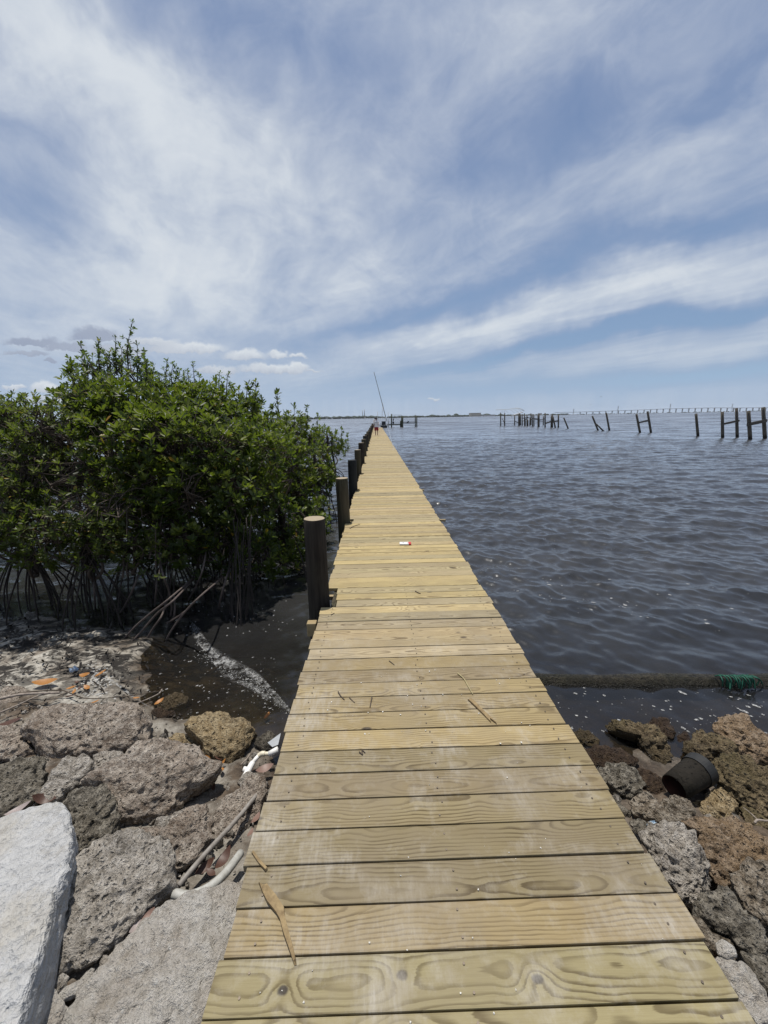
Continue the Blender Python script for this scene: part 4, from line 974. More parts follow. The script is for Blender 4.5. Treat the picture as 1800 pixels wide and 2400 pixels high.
class Plant:
    def __init__(s, name, label, base, fol, leaf_len, leaf_w, seed, n_ros, group='mangroves beside the boardwalk', root_mat='root'):
        s.t = empty(name, base, label, 'mangrove', group); s.base = Vector(base)
        s.fol = fol; s.L = leaf_len; s.W = leaf_w; s.rg = np.random.default_rng(seed); s.n = n_ros
        s.leaves = []; s.tw = MB(); s.lobes = []
    def rosette(s, tip, axis, k=None, sc=1.0, young=None):
        rg = s.rg; axis = axis / np.linalg.norm(axis)
        k = k or int(rg.integers(*s.n)); a0 = rg.uniform(0, 6.28)
        ux = np.cross(axis, [.3, .2, .9]); ux /= np.linalg.norm(ux) + 1e-9; uy = np.cross(axis, ux)
        base_t = rg.uniform(.05, .75) if young is None else young
        for i in range(k):
            a = a0 + i * 2.4; el = R(rg.uniform(12, 40) + (1 - i / k) * 42)      # inner pairs stand up, outer ones spread
            d = axis * math.cos(el) + (ux * math.cos(a) + uy * math.sin(a)) * math.sin(el)
            d /= np.linalg.norm(d)
            nrm = axis * math.sin(el) - (ux * math.cos(a) + uy * math.sin(a)) * math.cos(el)
            side = np.cross(nrm, d); side /= np.linalg.norm(side) + 1e-9
            t = min(1, max(0, base_t + rg.normal(0, .12) + .22 * (i / k)))
            if rg.random() < .012: t = rg.uniform(1.1, 1.35)
            L = s.L * sc * rg.uniform(.55, 1.22)
            s.leaves.append((tip - axis * .03 * (k - i) / k + d * .008, d, side, np.cross(d, side), L, s.W * L, t))
    def lobe(s, px, py, y, r, n=None, dens=1.0, sq=(1, 1, 1)):
        c = np.array(at_y(px, py, y)); s.lobes.append((c, r))
        rg = s.rg; n = n or int(255 * (r / .55) ** 2 * dens)
        hub = [c + rg.normal(0, .3, 3) * r for _ in range(6)]
        for _ in range(n):
            v = rg.normal(0, 1, 3); v /= np.linalg.norm(v)
            if v[2] < -.55 and rg.random() < .6: continue
            rad = r * (1.0 - .38 * rg.random() ** 1.6) * (1 + .38 * mnoise.noise(Vector(v) * 2.4 + Vector(c)))
            tip = c + v * rad * np.array(sq)
            if tip[2] < .20: continue
            gap = mnoise.noise(Vector(tip) * 2.1 + Vector((3.3, 1.7, 9.1)))
            if gap < -.16 and rg.random() < .85: continue
            tip = tip + v * max(0, gap) * .16
            if tip[0] > -.62 + .012 * tip[1]: tip[0] = -.62 + .012 * tip[1] - rg.random() * .15
            up = v * .55 + np.array([0, 0, .75]) + rg.normal(0, .22, 3)
            hi = .30 + .35 * rg.random() + .25 * (v[2] > .3)  # young leaf tint, raised on lobe tops to paint them sunlit
            s.rosette(tip, up, young=hi if rg.random() < .75 else rg.uniform(0, .3))
            if rg.random() < .55:
                h = hub[int(rg.integers(0, 6))]; m_ = (tip + h) / 2 + rg.normal(0, .05, 3)
                s.tw.tube([h, m_, tip], [.009, .006, .003], 4, False)
    def shoot(s, px, py, py0, y, lean=0, n=8, sc=.9):
        a = np.array(at_y(px - lean, py0, y)); b = np.array(at_y(px, py, y)); rg = s.rg
        s.tw.tube([a, (a + b) / 2 + rg.normal(0, .02, 3), b], [.012, .008, .003], 5, False)
        for i in range(n):
            t = .12 + .88 * i / (n - 1); p = a + (b - a) * t
            w = (1.05 - t) * .30
            q = p + rg.normal(0, 1, 3) * np.array([w, w, .05]) * .55
            s.tw.tube([p - (b - a) * .06, q], [.005, .003], 4, False)
            s.rosette(q, (b - a) / np.linalg.norm(b - a) + rg.normal(0, .35, 3), sc=sc)
    def build(s, n_obj=300):
        cam_p = np.array(CAM); L = s.leaves
        P = np.array([l[0] for l in L])
        d = np.linalg.norm(P - cam_p, axis=1)
        # those that show largest: near, on the camera's side of the crown, not inside another lobe
        score = d.copy()
        for (c, r) in s.lobes:
            inside = np.linalg.norm(P - c, axis=1) < r * .72; score[inside] += 6
            behind = ((P - c) @ ((cam_p - c) / np.linalg.norm(cam_p - c))) < 0
            near_l = np.linalg.norm(P - c, axis=1) < r * 1.15; score[behind & near_l] += 3
        fwd = np.array(CROT @ Vector((0, 0, -1))); rt = np.array(CROT @ Vector((1, 0, 0)))
        out = np.abs((P - cam_p) @ rt) > ((P - cam_p) @ fwd) * 0.98; score[out] += 20
        order = np.argsort(score); own = set(order[:n_obj].tolist())
        shapes = []
        for k in range(5):
            V = LEAF_P.copy(); V[:, 1] *= s.W * 2.3; V[:, 2] *= (.5 + .5 * k)
            shapes.append(np_mesh('leaf', V, LEAF_F, True, {'tint': ('POINT', np.full(7, .25 + .17 * k))})); shapes[-1].materials.append(s.fol)
        VV = []; TT = []
        for i, (p, dr, sd_, nr_, ln, wd, t) in enumerate(L):
            if i in own:
                o = bpy.data.objects.new('leaf', shapes[min(4, max(0, int(round((t - .25) / .17))))]); COL.objects.link(o); o.parent = s.t
                m = Matrix((tuple(dr * ln) + (0,), tuple(sd_ * ln) + (0,), tuple(nr_ * ln) + (0,), (0, 0, 0, 1))).transposed()
                m.translation = Vector(p) - s.base; o.matrix_local = m
            else:
                V = LEAF_P[:, :1] * dr * ln + LEAF_P[:, 1:2] * (s.W * 2.3) * sd_ * ln + LEAF_P[:, 2:3] * nr_ * ln * 1.3 + p
                VV.append(V); TT.append(np.full(7, t))
        n = len(VV); V = np.concatenate(VV) - np.array(s.base); F = (LEAF_F[None] + (np.arange(n) * 7)[:, None, None]).reshape(-1, 3)
        o = link('foliage', np_mesh('foliage', V, F, True, {'tint': ('POINT', np.concatenate(TT))}), s.fol, s.t); o['kind'] = 'stuff'
        s.tw.v = [tuple(np.array(v) - np.array(s.base)) for v in s.tw.v]
        o = s.tw.build('twigs', M['twig'], s.t, True); o['kind'] = 'stuff'
    def root(s, pts, r0, r1, mat='root'):
        P = curve_pts([Vector(p) - s.base for p in pts], 5); mb = MB(); m_ = len(P)
        mb.tube(P, [r0 + (r1 - r0) * i / (m_ - 1) for i in range(m_)], 6); return mb.build('prop_root', M[mat], s.t, True)
    def branch(s, a, b, r0, r1):
        rg = s.rg; a, b = np.array(a), np.array(b); m1 = a + (b - a) * .35 + rg.normal(0, .08, 3); m2 = a + (b - a) * .7 + rg.normal(0, .08, 3)
        P = curve_pts([Vector(p) - s.base for p in (a, m1, m2, b)], 5); mb = MB(); m_ = len(P)
        mb.tube(P, [r0 + (r1 - r0) * i / (m_ - 1) for i in range(m_)], 7); return mb.build('branch', M['twig'], s.t, True)
rm = random.Random(12)
main = Plant('mangrove_shrub', 'big dark green mangrove with arching prop roots crowding the boardwalk', (-1.9, 6.0, 0), M['fol_main'], .100, .41, 1, (6, 10))
for a in [(640,1040,9.5,.70),(712,1040,11.5,.62),(760,1040,13.5,.55),(788,1060,14.5,.34),(560,1018,8.2,.78),(480,1002,7.2,.75),(400,990,6.6,.70),(330,972,6.2,.62),(255,975,6.2,.62),(200,985,6.2,.45),
          (300,1050,5.4,.58),(400,1060,5.3,.60),(500,1060,5.5,.60),(590,1075,6.1,.58),(665,1085,7.4,.55),(735,1090,10.0,.50),(760,1120,11.5,.38),
          (360,1140,5.1,.44),(450,1150,5.1,.48),(545,1160,5.3,.46),(625,1170,5.8,.42),(690,1150,7.4,.40),(590,1262,5.3,.33),(515,1275,5.15,.33),(665,1260,6.0,.32),(440,1262,5.0,.34),(370,1240,5.0,.32),(720,1215,7.4,.34),(300,1220,5.6,.4),(700,1290,6.6,.32),(735,1235,7.6,.34),(690,1235,6.2,.36),(655,1320,5.7,.26),(720,1255,7.2,.34),(738,1190,8.6,.36),(705,1335,6.1,.26),(745,1130,9.5,.4),(620,1310,5.4,.24),(540,1325,5.2,.24),(470,1320,5.1,.24),(390,1300,5.1,.24),(680,1310,6.0,.24),(700,1290,7.4,.3),(600,1300,6.4,.34),(480,1300,6.2,.36),(360,1290,6.2,.36),(240,1300,5.9,.34),(-60,1110,10,.8),(80,1110,10,.8),(210,1112,10.2,.8),(330,1115,10.3,.8),(440,1118,10.4,.8),(540,1118,10.6,.75),(630,1118,11.2,.7),(150,1150,7.4,.6),(30,1150,7.6,.6),(280,1160,7.2,.6),(420,1175,7.2,.6),(540,1180,7.6,.55),(640,1170,9.2,.6),(700,1140,11,.5),(-80,1150,7.6,.6),(600,965,8.6,.30),(540,950,8.0,.30),(690,1005,11.0,.4)]:  # rear low lobes added as dark fill, blocking bright reflections under the crown
    main.lobe(*a)
for a in [(600,890,960,8.2),(580,900,950,8.2),(650,920,980,8.8),(690,950,1010,10),(720,955,1010,11),(745,970,1020,12),(520,900,950,7.6),(800,1000,1050,13.5),(810,1035,1070,14),(815,1020,1060,14.5)]:
    main.shoot(*a, n=7, sc=1.0)
for k in range(34):
    px_ = rm.uniform(230, 760); pt_ = float(np.interp(px_, [230, 300, 400, 480, 560, 620, 700, 760], [915, 900, 898, 908, 915, 935, 970, 1003])) + rm.uniform(-8, 30)
    main.shoot(px_, pt_, pt_ + 60, float(np.interp(px_, [230, 400, 560, 700, 760], [6.0, 6.4, 7.6, 9.6, 11.5])) + rm.uniform(-.5, .8), rm.uniform(-10, 10), 6, 1.0)
trunks = [(-1.5,6.2),(-2.0,5.6),(-2.4,6.4),(-1.4,7.6),(-1.3,9.4),(-1.2,11.5),(-1.25,13.5),(-2.7,5.6),(-3.1,6.2)]
for (c, r) in main.lobes:
    tx, ty = min(trunks, key=lambda q: (q[0] - c[0]) ** 2 + (q[1] - c[1]) ** 2)
    main.branch((tx + rm.uniform(-.15, .15), ty + rm.uniform(-.15, .15), .75 + rm.uniform(-.1, .2)), c, .030, .010)
for (tx, ty) in trunks:
    mb = MB(); mb.tube([p - main.base for p in curve_pts([(tx, ty, .35), (tx + .04, ty, .8), (tx - .03, ty + .05, 1.4), (tx, ty, 2.0)], 5)], [.045] * 6 + [.035] * 6 + [.025] * 4, 8); mb.build('trunk', M['root'], main.t, True)
    for k in range(9):
        a = rm.uniform(0, 6.28) if k > 3 else rm.uniform(3.6, 5.8); rr_ = rm.uniform(.35, .95); z0 = rm.uniform(.45, 1.15)
        ex, ey = tx + math.cos(a) * rr_, ty + math.sin(a) * rr_
        ex = min(ex, -.68)
        main.root([(tx, ty, z0), (tx + (ex - tx) * .35, ty + (ey - ty) * .35, z0 * 1.02 + .03), (tx + (ex - tx) * .8, ty + (ey - ty) * .8, z0 * .45), (ex, ey, gz(ex, ey) - .05)], .014, .009)
# the hanging sheaf of thin roots and the long arching ones in front
for k in range(15):
    x0 = 555 + rm.uniform(-28, 40); a = at_y(x0, 1245 + rm.uniform(-40, 20), 5.0 + rm.uniform(-.2, .3)); e = at_z(*R4((1040 + k * 8 + rm.uniform(-14, 14), 1440 + rm.uniform(-50, 30))), 0)
    main.root([a, a.lerp(e, .5) + Vector((rm.uniform(-.04, .06), 0, .06)), e - Vector((0, 0, .08))], .008, .007)
for pts, zs in [([(1030,1255),(930,1310),(850,1390),(790,1470),(755,1530)], [.75,.62,.40,.16,-.03]), ([(890,1262),(790,1320),(690,1400),(620,1460),(570,1515)], [.75,.60,.36,.16,0]),
                ([(720,1150),(745,1220),(770,1290),(785,1370),(778,1420)], [1.0,.72,.45,.18,-.02]), ([(770,1330),(745,1400),(700,1470),(672,1520)], [.5,.30,.12,-.02]), ([(945,1100),(930,1190),(900,1270),(862,1340)], [1.0,.7,.4,0]),
                ([(885,1270),(800,1335),(720,1400),(650,1480),(590,1545)], [.75,.58,.36,.12,-.02]), ([(850,1390),(800,1425),(762,1445)], [.4,.25,.1]), ([(790,1320),(800,1380),(790,1440)], [.5,.25,-.02]),
                ([(655,1180),(620,1260),(580,1350),(550,1400)], [.9,.55,.2,-.02]), ([(715,1190),(715,1280),(708,1370)], [.9,.45,0]), ([(430,1180),(432,1290),(436,1380)], [.9,.4,0]), ([(1060,1180),(1020,1290),(1000,1380)], [.8,.4,0])]:
    P_ = [at_z(*R4(p), z) for p, z in zip(pts, zs)]
    if P_[0].z > .45:
        q0 = R4(pts[0]); yy_ = max(P_[0].y, 5.15); P_ = [at_y(q0[0] + 10, q0[1] - 70, yy_ + .25), at_y(q0[0] + 3, q0[1] - 22, yy_ + .1)] + P_[1:]
    main.root(P_, .012, .011, 'root_pale')
main.build(300)
left = Plant('mangrove_shrub', 'lighter olive green mangrove bush with small leaves at the left frame edge', (-3.7, 4.9, 0), M['fol_left'], .062, .42, 2, (6, 10))
for a in [(35,1015,5.6,.50),(125,1035,5.3,.52),(-60,1000,5.6,.5),(65,1115,4.9,.50),(170,1130,4.9,.46),(-50,1110,4.9,.5),(30,1205,4.6,.42),(120,1225,4.6,.40),(215,1215,4.7,.40),(-60,1210,4.7,.42),(285,1185,4.8,.38),(335,1235,4.7,.26),(200,960,5.9,.3),(255,1255,4.6,.2),(20,1268,4.75,.30),(115,1282,4.7,.30),(215,1278,4.75,.28),(-60,1265,4.8,.32),(300,1268,4.8,.24)]:
    left.lobe(*a, dens=1.55)
for a in [(20,930,1000,5.6),(60,945,1000,5.5),(95,968,1010,5.5),(0,960,1010,5.6)]: left.shoot(*a, n=6)
for (px, py0, py1) in [(288,1300,1355),(300,1310,1350),(365,1240,1330),(350,1260,1310),(375,1280,1320)]: left.shoot(px, py0, py1, 4.55, n=7, sc=1.1)
lt = [(-3.2,4.95),(-3.9,5.1),(-4.5,5.0),(-2.8,5.1),(-3.6,4.75),(-4.9,5.3)]
for (c, r) in left.lobes:
    tx, ty = min(lt, key=lambda q: (q[0] - c[0]) ** 2 + (q[1] - c[1]) ** 2); left.branch((tx, ty, .5), c, .022, .008)
for (tx, ty) in lt:
    for k in range(11):
        a = rm.uniform(0, 6.28); q = rm.uniform(.15, .6); ex, ey = tx + math.cos(a) * q, ty + math.sin(a) * q * .8
        left.root([(tx, ty, .85), (tx + (ex - tx) * .4, ty + (ey - ty) * .4, .62), (tx + (ex - tx) * .85, ty + (ey - ty) * .85, .25), (ex, ey, gz(ex, ey) - .05)], .012, .008)
left.build(260)
rear = Plant('white_mangrove', 'tall grey green mangrove rising behind with loose upright shoots', (-2.6, 7.3, 0), M['fol_rear'], .066, .50, 3, (5, 9))
for a in [(300,890,7.0,.42),(240,880,7.0,.40),(350,915,7.0,.34),(190,910,6.8,.26),(400,928,7.2,.30),(460,945,7.6,.26),(280,850,7.0,.24)]: rear.lobe(*a, dens=.55)
for a in [(308,758,880,7.0,6,15),(300,800,890,7.0),(322,810,900,7.0),(285,815,890,7.0),(230,797,890,7.0,-6,12),(205,835,900,7.0),(188,803,880,7.0,-10,9),(165,848,910,6.9,-8,9),(170,880,930,6.8),(255,825,890,7.0),(345,842,910,7.1),(392,842,910,7.2,2,9),(405,855,915,7.2),
          (452,850,920,7.5,2,9),(440,870,925,7.5),(515,872,930,7.8,4,9),(500,885,935,7.7),(535,875,930,7.9,4,8),(360,860,910,7.1),(150,905,950,6.8,-8,8),(270,790,880,7.0,-4,9)]:
    rear.shoot(*a)
for k in range(26):
    px_ = rm.uniform(150, 540); pt_ = float(np.interp(px_, [150, 200, 250, 310, 360, 450, 540], [900, 838, 815, 785, 850, 878, 900])) + rm.uniform(0, 50)
    rear.shoot(px_, pt_, pt_ + 85, 7.0 + rm.uniform(-.4, .7), rm.uniform(-12, 12), 9, 1.0)
for (c, r) in rear.lobes: rear.branch((-2.6 + rm.uniform(-.4, .4), 7.3, .3), c, .035, .012)
for k in range(10):
    a = rm.uniform(0, 6.28); rear.root([(-2.6, 7.3, 1.0), (-2.6 + math.cos(a) * .3, 7.3 + math.sin(a) * .3, .8), (-2.6 + math.cos(a) * .6, 7.3 + math.sin(a) * .6, -.3)], .02, .012)
rear.build(200)

# ------------------------------------------------------------------ black wrack, seedlings and twigs on the wet sand under the mangroves
mb = MB(); rw = random.Random(19); nw = 0
while nw < 1500:
    x, y = rw.uniform(-5.6, -1.6), rw.uniform(2.5, 4.9); z = gz(x, y)
    if z < -.03 or mnoise.noise((x * 2.4, y * 3.2, 7)) < rw.uniform(-.35, .25): continue
    nw += 1; a = rw.uniform(0, 6.28); L_ = rw.uniform(.015, .06); up = rw.choice((.1, .1, .2, 1.2))
    p = Vector((x, y, z + .004)); q = p + Vector((math.cos(a) * L_, math.sin(a) * L_ * .8, L_ * up)); w_ = rw.uniform(.003, .010)
    sd_ = Vector((-math.sin(a), math.cos(a), .3)) * w_
    b = len(mb.v); mb.v += [tuple(p - sd_), tuple(p + sd_), tuple(p.lerp(q, .6) + sd_ * 1.3 + Vector((0, 0, .006))), tuple(q), tuple(p.lerp(q, .6) - sd_ * 1.3 + Vector((0, 0, .004)))]
    mb.f += [(b, b + 1, b + 2, b + 4), (b + 4, b + 2, b + 3)]
M['wrack'] = mat_simple('black_wrack', (.035, .027, .020), .7, .4, 30, 0)
tag(mb.build('beach_wrack', M['wrack']), 'black rotting leaves, twigs and seedlings strewn over the wet sand', kind='stuff')

# ------------------------------------------------------------------ foam on the water
def mat_foam():
    g = material('sea_foam'); n = g.noise(g.pos, 90, 4, .65)
    c = g.mix(g.mr(n, .3, .6), (.26, .26, .25), (.46, .46, .45))
    p_ = g.node('ShaderNodeBsdfPrincipled'); g.put(p_.inputs['Base Color'], c); p_.inputs['Roughness'].default_value = .7
    g.put(p_.inputs['Alpha'], g.mr(n, .34, .60, .10, .85)); g.surf(p_.outputs[0]); return g.mat
M['foam'] = mat_foam()
rf_ = random.Random(31)
def foam(name, spots, label):
    V, F = [], []
    for (x, y, s, el, an) in spots:
        h = float(wave(np.array([x]), np.array([y]))[0][0]); n = 9; b = len(V)
        V.append((x, y, h + .006))
        for k in range(n):
            a = 2 * math.pi * k / n; r = s * rf_.uniform(.6, 1.15)
            u, v = math.cos(a) * r * el, math.sin(a) * r
            xx, yy = x + u * math.cos(an) - v * math.sin(an), y + u * math.sin(an) + v * math.cos(an)
            V.append((xx, yy, float(wave(np.array([xx]), np.array([yy]))[0][0]) + .004))
        F += [(b, b + 1 + k, b + 1 + (k + 1) % n) for k in range(n)]
    o = link(name, np_mesh(name, np.array(V), np.array(F), True), M['foam']); return tag(o, label, 'foam', None, 'stuff')
sp_ = []
for k in range(60):
    t = rf_.random(); p = at_z(1120 + 700 * t + rf_.gauss(0, 30), 1355 + 95 * t + rf_.gauss(0, 22), 0)
    sp_.append((p.x, p.y, .005 + .018 * rf_.random() ** 3.5, rf_.uniform(1, 2.2), rf_.uniform(-.9, .3)))
for k in range(60):
    p = at_z(rf_.uniform(1130, 1800), rf_.uniform(1250, 1480), 0); sp_.append((p.x, p.y, rf_.uniform(.002, .006), 1.3, rf_.uniform(0, 3)))
for k in range(150):
    p = at_z(rf_.uniform(1270, 1800), rf_.uniform(1612, 1720), 0)
    if gz(p.x, p.y) < -.01: sp_.append((p.x, p.y, .002 + .010 * rf_.random() ** 3, rf_.uniform(1, 2.0), rf_.uniform(-.9, .1)))
for q in [(1745,1668),(1770,1655),(1600,1628)]:
    p = at_z(*q, 0); sp_.append((p.x, p.y, .015, 2.4, -.8))
foam('sea_foam', sp_, 'drifting white foam flecks on the dark water right of the boardwalk')
sp_ = []
line = [R1(p) for p in [(1075,320),(1095,430),(1200,480),(1330,555),(1440,620),(1560,745)]]
for k in range(420):
    t = rf_.random() * 5; i = int(t); a, b = line[i], line[min(i + 1, 5)]; f = t - i
    px, py = a[0] + (b[0] - a[0]) * f + rf_.gauss(0, 11), a[1] + (b[1] - a[1]) * f + abs(rf_.gauss(0, 13)) - 6
    p = at_z(px, py, 0); sp_.append((p.x, p.y, .0015 + .006 * rf_.random() ** 3, rf_.uniform(1, 1.8), rf_.uniform(0, 3)))
for k in range(260):
    p = at_z(*R1((rf_.uniform(650, 1500), rf_.uniform(420, 800))), 0)
    if gz(p.x, p.y) < .0: sp_.append((p.x, p.y, .002 + .007 * rf_.random() ** 3, rf_.uniform(1, 2.6), rf_.uniform(.2, 1.0)))
for k in range(90):
    p = at_z(*R1((rf_.uniform(950, 1600), rf_.uniform(20, 330))), 0); sp_.append((p.x, p.y, rf_.uniform(.003, .009), 1.8, rf_.uniform(0, 3)))
for k in range(160):
    p = at_z(*R1((530 + rf_.gauss(0, 40), 620 + rf_.gauss(0, 60))), 0.0); sp_.append((p.x, p.y, rf_.uniform(.004, .012), 1.4, rf_.uniform(0, 3)))
def lacy(name, rows, label):
    """a thin sheet of joined froth lying on the water: rows of points across its width"""
    V = []; F = []; A = []; w_ = len(rows[0])
    for r_ in rows:
        for k, p in enumerate(r_):
            h = float(wave(np.array([p.x]), np.array([p.y]))[0][0]); V.append((p.x, p.y, max(h, gz(p.x, p.y)) + .005)); A.append(math.sin(math.pi * k / (w_ - 1)))
    for i in range(len(rows) - 1):
        for k in range(w_ - 1): F.append((i * w_ + k, i * w_ + k + 1, (i + 1) * w_ + k + 1, (i + 1) * w_ + k))
    for k in range(w_): A[k] = 0; A[-1 - k] = 0
    return tag(link(name, np_mesh(name, np.array(V), np.array(F), True, {'edge': ('POINT', A)}), M['lace']), label, 'foam', None, 'stuff')
def mat_lace():
    g = material('lacy_froth'); at = g.node('ShaderNodeAttribute', attribute_name='edge'); p = g.pos
    q = g.vm('ADD', p, g.vm('SCALE', g.vm('SUBTRACT', g.noise(p, 14, 3, color=True), (.5, .5, .5)), .05))
    e1 = g.voro(q, 26, 'DISTANCE_TO_EDGE'); e2 = g.voro(q, 75, 'DISTANCE_TO_EDGE'); n = g.noise(p, 7, 5, .65)
    lace = g.m('MAXIMUM', g.mr(e1, .03, .14, 1, 0), g.mul(g.mr(e2, .02, .16, 1, 0), .8))
    a = g.mul(g.mul(lace, g.mr(n, .44, .60, .0, 1)), g.mr(at.outputs['Fac'], .05, .7, 0, 1, True))
    s = g.node('ShaderNodeBsdfPrincipled'); g.put(s.inputs['Base Color'], (.42, .42, .41, 1)); s.inputs['Roughness'].default_value = .7; g.put(s.inputs['Alpha'], g.mul(a, .62)); g.surf(s.outputs[0]); return g.mat
M['lace'] = mat_lace()
rows = []
LP = curve_pts([Vector((*q, 0)) for q in line], 8)
for i, c in enumerate(LP):
    rows.append([at_z(c.x + (k - 2.6) * 10.0, c.y + (k - 3.5) * 13.0 - 2, 0) for k in range(9)])
lacy('froth_line', rows, 'soft lacy line of froth along the little wave in the inlet')
rows = []
for i in range(16):
    rows.append([at_z(*R1((515 + i * 18 + (k - 4) * 22, 560 + i * 9 + (k - 4) * 14)), 0) for k in range(9)])
lacy('froth_patch', rows, 'patch of froth washed up on the wet sand behind the broad boulder')
fl = foam('wave_foam', sp_, 'white froth of a small breaking wavelet between beach and boardwalk')
for v in fl.data.vertices: v.co.z = max(v.co.z, gz(v.co.x, v.co.y) + .012)
# ------------------------------------------------------------------ litter on the boardwalk
def dk(rf, p, up=0.0):
    q = rf(p); return at_z(q[0], q[1], DECK_Z + up)
def splinter(name, rf, outline, th, label, cat, mat='drift'):
    """a flat torn piece of wood: outline on the deck, thickness th, uneven top"""
    P = [dk(rf, p, .003) for p in outline]; c = sum(P, Vector()) / len(P); n = len(P)
    bot = [p - c for p in P]; top = [(p - c) * .94 + Vector((0, 0, th * (1 + .3 * math.sin(i * 2.1)))) for i, p in enumerate(P)]
    me = bpy.data.meshes.new(name); bm = bmesh.new()
    vb = [bm.verts.new(v) for v in bot]; vt = [bm.verts.new(v) for v in top]
    bm.faces.new(vt); bm.faces.new(vb[::-1])
    for i in range(n): bm.faces.new((vb[i], vb[(i + 1) % n], vt[(i + 1) % n], vt[i]))
    bmesh.ops.recalc_face_normals(bm, faces=bm.faces); bmesh.ops.triangulate(bm, faces=[f for f in bm.faces if len(f.verts) > 4])
    bm.to_mesh(me); bm.free()
    o = link(name, me, M[mat]); o.location = c; return tag(o, label, cat)
splinter('driftwood', R2, [(1396,503),(1420,520),(1440,506),(1456,535),(1490,575),(1535,640),(1540,690),(1552,740),(1575,820),(1598,915),(1602,948),(1590,952),(1565,880),(1530,780),(1513,708),(1490,670),(1440,610),(1415,555)], .012, 'long splintered piece of brown driftwood on the nearest boards', 'driftwood')
splinter('driftwood', R2, [(1358,345),(1370,338),(1405,385),(1446,432),(1436,446),(1395,400)], .010, 'short broken stick just above the long driftwood piece', 'driftwood')
splinter('wood_splinter', CR, [(1160,308),(1185,300),(1215,322),(1290,402),(1330,440),(1395,500),(1398,510),(1345,470),(1352,498),(1280,425),(1215,362)], .008, 'torn wood splinter with a forked tip on the right half of the deck', 'splinter')
M['straw'] = mat_simple('dry_straw', (.40, .34, .18), .8, .2, 40, .3, .002)
def lay(rf, pts, r, label, mat, name='twig', cat='twig'):
    P = curve_pts([dk(rf, p, r) for p in pts], 5); return tube_thing(name, P, [r * (1 - .4 * i / len(P)) for i in range(len(P))], M[mat], label, cat, 6)
lay(CR, [(1080,95),(1130,140),(1165,200),(1203,265)], .0045, 'curved dry palm straw above the torn splinter', 'straw', 'straw', 'straw')
lay(CR, [(112,245),(130,275),(163,310)], .0042, 'dark twig on the left of the deck beside a pale scuff, upper of two', 'bark_dark')
lay(CR, [(203,293),(225,315),(247,335)], .0030, 'thin dark twig on the left of the deck, lower of two', 'bark_dark')
lay(CR, [(386,290),(378,330),(370,372)], .0042, 'twig with a dark tip pointing at the viewer', 'bark_dark')
lay(CR, [(525,-5),(548,12),(568,28)], .0030, 'thin twig lying on a joint in the middle of the deck', 'bark_dark')
def C8(p): return (650 + p[0] / 2.765, 1050 + p[1] / 2.765)
lay(C8, [(895,928),(912,938),(928,943)], .006, 'small twig far up the middle of the deck', 'bark_dark')
lay(C8, [(348,1082),(358,1076),(370,1070)], .005, 'tiny twig near the left edge of the deck below the first piling', 'bark_dark')
lay(C8, [(470,520),(500,505),(535,494)], .006, 'bent twig near the second piling', 'bark_dark')
lay(lambda p: p, [(842,1762),(850,1768),(848,1758),(856,1764)], .0035, 'tiny curled dark twig alone on a near board', 'bark_dark')
# cigarette pack
M['white_card'] = mat_simple('white_card', (.80, .79, .78), .4, .04, 20, 0)
M['red_card'] = mat_simple('red_card', (.52, .045, .04), .4, .1, 20, 0)
M['ink'] = mat_simple('grey_ink', (.16, .16, .18), .6, .1, 20, 0)
def pk(p): return (900 + p[0] / 16.59, 1240 + p[1] / 16.59)
pa, pb_ = at_z(*pk((600, 575)), DECK_Z + .01), at_z(*pk((1060, 575)), DECK_Z + .01)
L = (pb_ - pa).length; ct = (pa + pb_) / 2; ct.z = DECK_Z + .004
pack = empty('card_packet', ct, 'small white and red card packet lying flat on the boardwalk', 'packet'); pack.rotation_euler.z = math.atan2((pb_ - pa).y, (pb_ - pa).x)
dpt = .085
mb = MB(); mb.box((-L * .10, 0, .011), (L * .76, dpt, .022)); mb.build('carton', M['white_card'], pack, bevel=.002)
mb = MB(); mb.box((L * .385, 0, .0118), (L * .20, dpt * .98, .0236)); mb.build('lid', M['red_card'], pack, bevel=.002)
mb = MB(); mb.box((L * .26, .004, .0226), (L * .05, dpt * .7, .0006)); mb.build('red_band', M['red_card'], pack)
mb = MB(); mb.box((-L * .19, .012, .0224), (.020, .020, .0005)); mb.box((-L * .10, .012, .0224), (.012, .012, .0005)); mb.build('emblem', M['ink'], pack)
mb = MB()
for k in range(4): mb.box((L * .17, -.022 + k * .015, .0224), (.006, .009, .0005))
mb.build('lettering', M['ink'], pack)
# shell bits
M['shell'] = mat_simple('bleached_shell', (.68, .65, .58), .6, .15, 60, .2, .001)
mb = MB(); rs = random.Random(77)
for (p, rf) in [((853,80),CR),((617,430),CR),((716,348),CR),((960,268),CR),((752,187),CR),((300,172),CR),((58,328),CR),((1252,420),CR),((1420,178),CR),((1447,62),CR),((1598,496),CR),((1426,664),CR),((1596,657),CR),((475,408),CR),((355,415),CR),((786,363),CR),((330,586),CR),((820,560),CR),((28,396),CR)]:
    c = dk(rf, p, .004); b0 = len(mb.v); s = rs.uniform(.0035, .006)
    chip_v = [Vector((rs.gauss(0, 1), rs.gauss(0, 1), rs.gauss(0, .6))).normalized() * s for _ in range(10)]
    bm = bmesh.new(); [bm.verts.new(v + c) for v in chip_v]; bmesh.ops.convex_hull(bm, input=bm.verts); bm.verts.index_update(); mb.addmesh([v.co for v in bm.verts], [[v.index for v in f.verts] for f in bm.faces]); bm.free()
